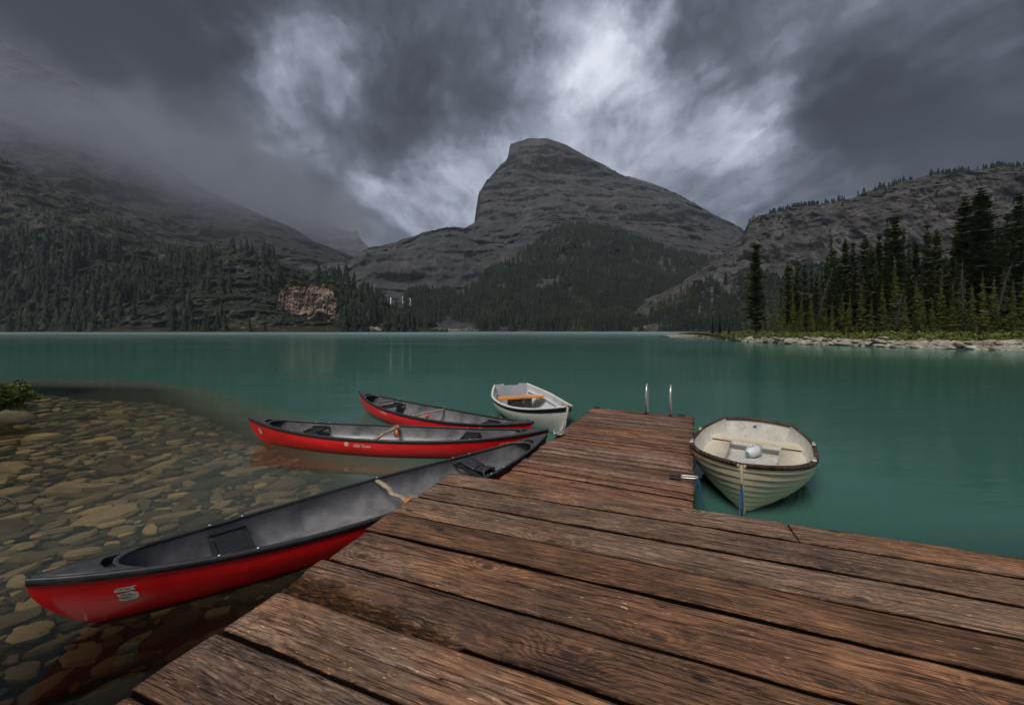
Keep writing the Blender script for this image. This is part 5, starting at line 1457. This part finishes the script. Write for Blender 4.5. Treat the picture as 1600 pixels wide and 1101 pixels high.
def ex1(root, c, xc, bb, zy):
    lashing(root, xc, -bb + .15, zy, M['rope_orange'])
    stickers(root, c, -1, .088, .30, False)
    hull_print(root, c, -1, .895, .34, 'GUIDE 160', .060, M['print'], False)
def ex2(root, c, xc, bb, zy):
    lashing(root, xc, bb - .06, zy, M['rope_orange'])
    m_ = MB(); m_.ball((xc + .05, bb - .15, zy - .085), .05, (.85, .85, 1.25), 12, 9); m_.tube([(xc + .02, bb - .10, zy), (xc + .05, bb - .15, zy - .03)], .006, 5); m_.obj('float', M['float_o'], root, True)
    stickers(root, c, -1, .050, .30, False, .8)
    v, f = disc2(.034, 18, .022); part('emblem', wrap_on(c, -1, .405, .22, v, .0035, False), f, M['print'], root)
    v, f = disc2(.012, 10); part('emblem_dot', wrap_on(c, -1, .405, .22, v, .0035, False), f, M['print'], root)
    hull_print(root, c, -1, .428, .32, 'Old Town', .068, M['print'], False, .35)
    hull_print(root, c, -1, .86, .33, 'GUIDE 160', .072, M['print'], False)
def ex3(root, c, xc, bb, zy):
    m_ = MB(); m_.ball((xc + .05, -.05, zy - .055), .04, (1, 1, 1.1), 12, 9); m_.tube([(xc, -.05, zy), (xc + .05, -.05, zy - .03)], .005, 5); m_.obj('float', M['float_p'], root, True)
    hull_print(root, c, -1, .285, .25, 'Old Town', .066, M['print'], False, .35)
    # blue painter knotted at the bow
    bt = (c.L * .5 - .10, 0, c.zs(np.array(.98)) + .03)
    m_ = MB(); m_.ball(bt, .035, (1, .8, .7), 8, 6); m_.tube([bt, (bt[0] + .10, -.02, bt[2] - .06), (bt[0] + .14, -.03, bt[2] - .20)], .010, 6); m_.obj('bow_line', M['rope_blue'], root, True)

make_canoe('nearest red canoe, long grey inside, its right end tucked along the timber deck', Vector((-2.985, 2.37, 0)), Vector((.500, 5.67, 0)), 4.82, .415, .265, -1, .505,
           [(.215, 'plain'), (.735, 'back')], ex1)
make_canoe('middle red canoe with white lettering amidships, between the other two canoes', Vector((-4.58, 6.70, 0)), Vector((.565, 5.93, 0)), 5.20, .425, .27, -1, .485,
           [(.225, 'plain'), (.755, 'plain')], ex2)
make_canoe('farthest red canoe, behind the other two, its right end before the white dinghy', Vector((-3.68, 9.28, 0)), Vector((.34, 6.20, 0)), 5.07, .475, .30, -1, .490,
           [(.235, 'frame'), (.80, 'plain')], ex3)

# ---------------------------------------------------------------- rowing boats
class Hull:
    """x from stern (-L/2) to bow (+L/2); plan shape as measured"""
    def __init__(s, L, B, tr, pk, z0, z1, zm, ex, rake, draft, nmid=2.2, nbow=1.15, full=.8, strk=0.12):
        s.L, s.B, s.tr, s.pk, s.z0, s.z1, s.zm, s.ex, s.rake, s.dr, s.nm, s.nb, s.full, s.strk = L, B, tr, pk, z0, z1, zm, ex, rake, draft, nmid, nbow, full, strk
    def b(s, u):
        u = np.asarray(u, float)
        return np.maximum(np.where(u < s.pk, s.tr + (1 - s.tr) * np.sin(np.clip(u / s.pk, 0, 1) * np.pi / 2), np.clip(1 - np.clip((u - s.pk) / (1 - s.pk), 0, 1) ** s.ex, 0, 1) ** s.full) * s.B, .018)
    def zs(s, u): return s.z0 * (1 - u) + s.z1 * u - s.zm * 4 * u * (1 - u)
    def P(s, u, t, side, off=0.0):
        u = np.asarray(u, float); t = np.asarray(t, float)
        x = (u - .5) * s.L - s.rake * t ** 1.6 * u ** 4
        n_ = s.nm + (s.nb - s.nm) * u ** 3
        bb = np.maximum(s.b(u) - off, .006)
        y = bb * np.clip(1 - t ** n_, 0, 1) ** (1 / (n_ * .92))
        zk = -s.dr + s.strk * (1 - u) ** 3 + .05 * u ** 6
        z = s.zs(u) * (1 - t) + zk * t
        return np.stack([x, side * y, z], -1)
    def half_at(s, u, z, side=1, off=.03):
        """breadth inside the hull at height z"""
        t = np.linspace(0, 1, 80); u2 = u; k = 0
        for _ in range(5):
            u2 = min(u2, 1.0); p = s.P(np.full(80, u2), t, side, off); k = int(np.argmin(np.abs(p[:, 2] - z))); u2 = u + s.rake * t[k] ** 1.6 * u2 ** 4 / s.L
        return abs(p[k, 1]) if u2 <= 1 else .006
    def x(s, u): return (u - .5) * s.L

def boat_root(name, label, cat, fit, pitch=0.0, group=None):
    x0, y0, h, L = fit; d_ = Vector((math.sin(h), -math.cos(h), 0))
    c_ = Vector((x0, y0, 0)) - d_ * (L / 2)
    return thing(name, label, cat, (c_.x, c_.y, 0), math.atan2(d_.y, d_.x), group)

def bench(hull, name, root, u0, u1, z, mat, th=.025, off=.03, gap=0.0, nose=0.0):
    """a board across the boat, cut to the hull's curve"""
    us = np.linspace(u0, u1, 7); top = []
    for uu in us:
        hb = hull.half_at(uu, z, 1, off) - gap; top.append(((hull.x(uu)), hb))
    v = [(x, b_, z) for x, b_ in top] + [(x, -b_, z) for x, b_ in top]; k = len(top)
    v += [(a, b_, c_ - th) for a, b_, c_ in v]; f = []
    for i in range(k - 1):
        f += [(i, k + i, k + i + 1, i + 1), (2 * k + i, 2 * k + i + 1, 3 * k + i + 1, 3 * k + i), (i, i + 1, 2 * k + i + 1, 2 * k + i), (k + i + 1, k + i, 3 * k + i, 3 * k + i + 1)]
    f += [(0, 2 * k, 3 * k, k), (k - 1, 2 * k - 1, 4 * k - 1, 3 * k - 1)]
    return part(name, v, f, mat, root)

def cream_mat():
    m, n = material('cream_paint')
    p = n.obj(); a, _ = n.noise(n.vm('MULTIPLY', p, (1, 1, 3)), 4, 7, .7); b, _ = n.noise(p, 22, 5, .65)
    c = n.mix(n.mapr(a, .3, .7), (.78, .63, .41), (.87, .74, .51))
    c = n.mix(n.mapr(b, .60, .74, 0, .4), c, (.36, .28, .18))
    c = n.mix(n.mapr(n.sep(p)[2], .01, .06, .3, 0), c, (.30, .27, .16))
    n.out(n.bsdf(c, .45, n.bump(b, .1, .004), spec=.4)); return m
def dirtywhite(name, c1, c2, dirt=(.32, .28, .22), amt=.5, rough=.45):
    m, n = material(name)
    p = n.obj(); a, _ = n.noise(p, 5, 7, .7); b, _ = n.noise(p, 16, 6, .7)
    c = n.mix(n.mapr(a, .3, .7), c1, c2); c = n.mix(n.mapr(b, .50, .70, 0, amt), c, dirt)
    n.out(n.bsdf(c, rough, n.bump(b, .1, .004), spec=.4)); return m
M['cream'] = cream_mat()
M['inwhite'] = dirtywhite('boat_inside_white', (.60, .58, .52), (.80, .78, .72))
M['incream'] = dirtywhite('boat_inside_cream', (.62, .54, .40), (.76, .69, .54), amt=.35)
M['soiled'] = dirtywhite('boat_floor', (.42, .42, .40), (.66, .65, .62), (.20, .18, .15), .7)
M['dingwhite'] = dirtywhite('dinghy_gelcoat', (.74, .69, .62), (.84, .79, .72), (.5, .42, .34), .3, .3)
M['ingrey'] = dirtywhite('dinghy_inside', (.46, .49, .52), (.60, .62, .66), (.34, .34, .36), .4, .35)
M['navy'] = plain('navy_band', (.012, .016, .030), .35, nz=.3)
M['orangewood'] = plain('varnished_thwart', (.80, .27, .02), .35, nz=.25, scale=14, coat=.3)
M['darkbox'] = plain('dark_box', (.045, .042, .045), .6, nz=.4)
M['oldwood'] = wood_mat('weathered_gunwale', grain=.8, tone=(.85, .85, .86), light=.9)
M['jug'] = plain('translucent_jug', (.68, .69, .72), .35, nz=.12)
M['redpaint'] = plain('faded_red', (.55, .07, .05), .5, nz=.3)

# cream clinker boat
fit1 = (2.321, 3.886, -.613, 2.889)
H1 = Hull(2.889, .682, .66, .38, .474, .599, .093, 3.07, .30, .10, 2.1, 1.12, .8, .10)
rb = boat_root('rowing_boat', 'cream clinker built rowing boat with dark worn wooden rim, tied right of the docks', 'rowing boat', fit1)
NS = 9; tk = [0, .14, .26, .37, .475, .575, .675, .775, .88, 1.0]
us = np.linspace(0, 1, 46)
for side in (1, -1):
    for k in range(NS):
        ts = np.linspace(tk[k], tk[k + 1], 5); rows_ = []
        for j, t in enumerate(ts):
            fr = (t - tk[k]) / (tk[k + 1] - tk[k]); o_ = -(.002 + .021 * fr)
            if k == NS - 1: o_ *= (1 - fr)
            taper = np.clip((1 - us) * 14, 0, 1)
            p = H1.P(us, np.full_like(us, t), side, 0.0)
            # push outwards in the section plane
            p2 = H1.P(us, np.full_like(us, min(t + .02, 1)), side); tan = p2 - p; nn = np.stack([0 * us, side * np.abs(tan[:, 2]), -np.abs(tan[:, 1]) * 1.0], -1)
            nn /= (np.linalg.norm(nn, axis=1)[:, None] + 1e-9)
            rows_.append(p - nn * o_ * taper[:, None])
        # lip under the plank
        p = H1.P(us, np.full_like(us, ts[-1]), side); rows_.append(p * np.array([1, 1, 1]) + np.array([0, -side * .002, .0]))
        V_ = np.array(rows_).transpose(1, 0, 2)
        o_ = np_part('strake', V_, M['cream'], rb, flip=(side > 0), smooth=False)
t = np.linspace(0, 1, 20); U, T = np.meshgrid(us[:-1], t, indexing='ij')
l_ = H1.P(U, T, 1, .028); r_ = H1.P(U, T, -1, .028); V_ = np.concatenate([l_, r_[:, ::-1][:, 1:]], 1); V_[..., 2] = np.maximum(V_[..., 2], .035)
np_part('lining', V_, M['inwhite'], rb, flip=True)
def transom(hull, root, mat, cap=None, notch=0.0, inner=None):
    t = np.linspace(0, 1, 24); pr = hull.P(np.zeros(24), t, 1)
    ys = np.linspace(-1, 1, 21); v, f = [], []
    crown = .035
    top = [(pr[0, 0] , y_ * pr[0, 1], pr[0, 2] + crown * (1 - y_ * y_) - (notch if abs(y_) < .42 and notch else 0)) for y_ in ys]
    # outline from port sheer down and round to starboard
    side_p = [tuple(q) for q in pr]; side_s = [(q[0], -q[1], q[2]) for q in pr[::-1]]
    out = side_p + side_s[1:] + top[1:-1]
    k = len(out); v = [(q[0] - .004, q[1], q[2]) for q in out] + [(q[0] + .030, q[1] * .985, q[2]) for q in out]
    f = [tuple(range(k)), tuple(range(2 * k - 1, k - 1, -1))] + [(i, k + i, k + (i + 1) % k, (i + 1) % k) for i in range(k)]
    o_ = part('transom', v, f, mat, root)
    return o_, top
o_, top = transom(H1, rb, M['inwhite'])
ring = [[(x - .014, y, z - .030), (x + .046, y, z - .030), (x + .046, y, z + .012), (x - .014, y, z + .012)] for x, y, z in top]
np_part('transom_cap', np.array(ring), M['oldwood'], rb, wrap=True, smooth=False, flip=True)
m_ = MB(); m_.ball((H1.x(0) + .045, -.02, .40), .018, (.3, 1, 1), 10, 6); m_.box(H1.x(0) + .034, H1.x(0) + .044, -.05, .0, .385, .395); m_.obj('blue_mark', plain('blue_paint', (.05, .13, .38), .5), rb)
for side in (1, -1):
    ug = np.linspace(0, 1, 50); p = H1.P(ug, ug * 0, side)
    prof = [(.022, -.036), (.026, -.006), (.020, .012), (-.022, .012), (-.026, -.004), (-.024, -.026)]
    V_ = np.array([[(q[0], q[1] + side * a, q[2] + b_) for a, b_ in prof] for q in p]); V_[..., 1] = np.where(V_[..., 1] * side < .001, .001 * side, V_[..., 1])
    np_part('gunwale', V_, M['oldwood'], rb, flip=(side > 0), smooth=False, wrap=True)
sp_ = H1.P(np.ones(14), np.linspace(0, .97, 14), 1)
m_ = MB(); ring = [[(q[0] + .022, -.009, q[2] - .004), (q[0] + .022, .009, q[2] - .004), (q[0] - .03, .020, q[2]), (q[0] - .03, -.020, q[2])] for q in sp_]
np_part('stem', np.array(ring), M['cream'], rb, wrap=True, smooth=False)
# moulded side benches wrapping to a stern bench, floor well between
zb = .235
for side in (1, -1):
    ub = np.linspace(.06, .90, 22); outer = [H1.half_at(u_, zb, 1, .03) for u_ in ub]
    inn = np.interp(ub, [.06, .20, .30, .62, .78, .90], [.36, .33, .30, .30, .16, .0]); inn = np.minimum(inn, np.array(outer) - .02)
    tp = [(H1.x(u_), side * a, zb) for u_, a in zip(ub, outer)]; ti = [(H1.x(u_), side * a, zb) for u_, a in zip(ub, inn)]; lo_ = [(H1.x(u_) , side * min(a + .02, max(.01, H1.half_at(u_, .10, 1, .04))), .10) for u_, a in zip(ub, inn)]
    V_ = np.array([tp, ti, [(a, b_ + side * .006, c_ - .02) for a, b_, c_ in ti], lo_]).transpose(1, 0, 2)
    np_part('side_bench', V_, M['incream'], rb, flip=(side < 0), smooth=False)
bench(H1, 'bow_seat', rb, .63, .93, zb + .015, M['incream'], .02)
o_ = bench(H1, 'thwart', rb, .135, .225, zb + .055, M['incream'], .03)
bench(H1, 'floor', rb, .03, .70, .115, M['soiled'], .02, .03)
m_ = MB(); pz = H1.P(.955, 0., -1); m_.box(H1.x(.60), H1.x(.635), -.47, -.26, zb + .016, zb + .023, .002); m_.obj('red_patch', M['redpaint'], rb)
for u_, side in ((.34, 1), (.34, -1), (.66, 1), (.66, -1)):
    p = H1.P(u_, 0., side); m_ = MB(); m_.box(p[0] - .05, p[0] + .05, p[1] - .020, p[1] + .020, p[2] + .0135, p[2] + .026, .003); m_.tube([(p[0], p[1], p[2] + .02), (p[0], p[1], p[2] + .05)], .018, 8)
    m_.obj('oarlock_socket', M['galv'], rb)
for side in (1, -1):
    p = H1.P(.72, .32, side, .045); m_ = MB(); m_.ball(tuple(p), .022, (1, .6, 1), 8, 6); m_.obj('bolt', M['iron'], rb, True)
eye = H1.P(1.0, .36, 1); m_ = MB(); m_.tube([(eye[0] + .02, 0, eye[2] + .02), (eye[0] + .06, 0, eye[2] + .01), (eye[0] + .06, 0, eye[2] - .02), (eye[0] + .02, 0, eye[2] - .03)], .008, 6); m_.obj('bow_eye', M['iron'], rb, True)
rb_m = Matrix.Translation(rb.location) @ Matrix.Rotation(rb.rotation_euler[2], 4, 'Z')
ew = rb_m @ Vector((eye[0] + .055, 0, eye[2] - .01))
rope_obj('painter_rope', [ew, ew + Vector((-.03, -.03, -.12)), ew + Vector((-.09, -.12, -.24)), ew + Vector((-.20, -.30, -.33)), ew + Vector((-.34, -.52, -.30))], .008, M['rope_blue'], 'blue rope running from the bow of the cream rowing boat down behind the timber deck')
rope_obj('painter_rope', [ew + Vector((.006, 0, .01)), ew + Vector((-.005, -.03, -.08)), ew + Vector((-.0, -.02, -.20)), ew + Vector((.012, .02, -.33))], .008, M['rope_blue'], 'blue rope end hanging straight down the stem of the cream rowing boat')
# bailer: a plastic jug with its top cut away
jp = rb_m @ Vector((H1.x(.30), -.02, .195))
jug = thing('bailer', 'white plastic jug cut into a bailer, lying in the cream rowing boat', 'bailer', tuple(jp), math.atan2(.5, .8))
k = 14; xs = [(-.13, .018), (-.11, .022), (-.09, .035), (-.06, .062), (-.02, .074), (.06, .076), (.12, .074)]
V_ = []
for x_, r_ in xs:
    V_.append([(x_ + (max(0, math.sin(a)) * .09 if x_ > .1 else 0), r_ * math.cos(a), r_ * math.sin(a)) for a in [2 * math.pi * j / k for j in range(k)]])
o_ = np_part('jug', np.array(V_), M['jug'], jug, wrap=True); md = o_.modifiers.new('thick', 'SOLIDIFY'); md.thickness = .003
m_ = MB(); m_.tube([(-.05, 0, .060), (-.055, 0, .092), (-.0, 0, .100), (.04, 0, .090), (.045, 0, .070)], .010, 7); m_.obj('handle', M['jug'], jug, True)
m_ = MB(); m_.tube([(-.145, 0, 0), (-.125, 0, 0)], .024, 10); m_.obj('cap', plain('teal_cap', (.03, .35, .33), .5), jug)

# white dinghy
fit2 = (1.002, 6.904, .372, 2.81)
H2 = Hull(2.81, .725, .60, .31, .61, .585, .20, 1.95, .30, .08, 2.4, 1.15, .8, .12)
dg = boat_root('dinghy', 'white dinghy with navy band and orange thwart moored left of the narrow dock', 'dinghy', fit2)
t = np.linspace(0, 1, 26); U, T = np.meshgrid(us, t, indexing='ij')
band = .17
for nm, t0, t1, mt, off_ in (('navy_band', .03, band, 'navy', -.004), ('hull', band, 1, 'dingwhite', 0), ('top_strake', 0, .03, 'dingwhite', -.002)):
    t = np.linspace(t0, t1, 26 if nm == 'hull' else 4); U, T = np.meshgrid(us, t, indexing='ij')
    if nm == 'hull':
        l_ = H2.P(U, T, 1); r_ = H2.P(U, T, -1); np_part(nm, np.concatenate([l_, r_[:, ::-1][:, 1:]], 1), M[mt], dg)
    else:
        for side in (1, -1): np_part(nm, H2.P(U, T, side, off_), M[mt], dg, flip=(side < 0))
t = np.linspace(0, 1, 20); U, T = np.meshgrid(us[:-1], t, indexing='ij')
l_ = H2.P(U, T, 1, .03); r_ = H2.P(U, T, -1, .03); V_ = np.concatenate([l_, r_[:, ::-1][:, 1:]], 1); V_[..., 2] = np.maximum(V_[..., 2], .05)
np_part('lining', V_, M['ingrey'], dg, flip=True)
transom(H2, dg, M['ingrey'], notch=.05)
for side in (1, -1):
    ug = np.linspace(0, 1, 50); p = H2.P(ug, ug * 0, side)
    prof = [(.020, -.022), (.026, .002), (.016, .014), (-.020, .014), (-.030, .004), (-.030, -.020)]
    V_ = np.array([[(q[0], q[1] + side * a, q[2] + b_) for a, b_ in prof] for q in p]); V_[..., 1] = np.where(V_[..., 1] * side < .001, .001 * side, V_[..., 1])
    np_part('gunwale', V_, M['inwhite'], dg, flip=(side > 0), wrap=True)
    # moulded shelf along the inside
    ub = np.linspace(.03, .86, 24); zq = .42
    V_ = []
    for u_ in ub:
        z_ = float(H2.zs(u_)) - .13; hb = H2.half_at(u_, z_, 1, .028); V_.append([(H2.x(u_), side * hb, z_ + .012), (H2.x(u_), side * (hb - .045), z_), (H2.x(u_), side * (hb - .05), z_ - .03)])
    np_part('side_shelf', np.array(V_), M['ingrey'], dg, flip=(side < 0))
sp_ = H2.P(np.ones(14), np.linspace(0, .97, 14), 1)
ring = [[(q[0] + .028, -.014, q[2] - .004), (q[0] + .028, .014, q[2] - .004), (q[0] - .03, .03, q[2]), (q[0] - .03, -.03, q[2])] for q in sp_]
np_part('stem', np.array(ring), M['inwhite'], dg, wrap=True, smooth=False)
o_ = bench(H2, 'thwart', dg, .135, .25, .40, M['orangewood'], .03, gap=.10)
m_ = MB(); m_.box(H2.x(.15), H2.x(.24), -.26, .26, .06, .37, .01); m_.obj('locker', M['darkbox'], dg)
m_ = MB(); m_.tube([(H2.x(.26), .0, .36), (H2.x(.28), .02, .26), (H2.x(.30), .03, .08)], .03, 8); m_.obj('hose', M['vinyl'], dg, True)
bench(H2, 'bow_thwart', dg, .58, .69, .33, M['orangewood'], .03)
m_ = MB(); m_.box(H2.x(.30), H2.x(.42), -.22, .05, .052, .22, .01); m_.obj('floor_box', M['darkbox'], dg)
bench(H2, 'floor', dg, .03, .80, .075, M['ingrey'], .02, .03)
for side in (1, -1):
    p = H2.P(.55, .12, side, .04); m_ = MB(); m_.box(p[0] - .05, p[0] + .05, p[1] - .01, p[1] + .01, p[2] - .03, p[2] + .03, .003); m_.obj('oarlock_plate', M['galv'], dg)
dg_m = Matrix.Translation(dg.location) @ Matrix.Rotation(dg.rotation_euler[2], 4, 'Z')
e2_ = dg_m @ Vector((H2.P(1.0, .45, 1)[0] + .03, 0, float(H2.P(1.0, .45, 1)[2])))
rope_obj('mooring_rope', [e2_] + [e2_ * .5 + lq * .5 + Vector((0, 0, -.05))] + pp[::-1], .005, M['rope_white'], 'white rope from the stem of the white dinghy to the cleat on the narrow dock')
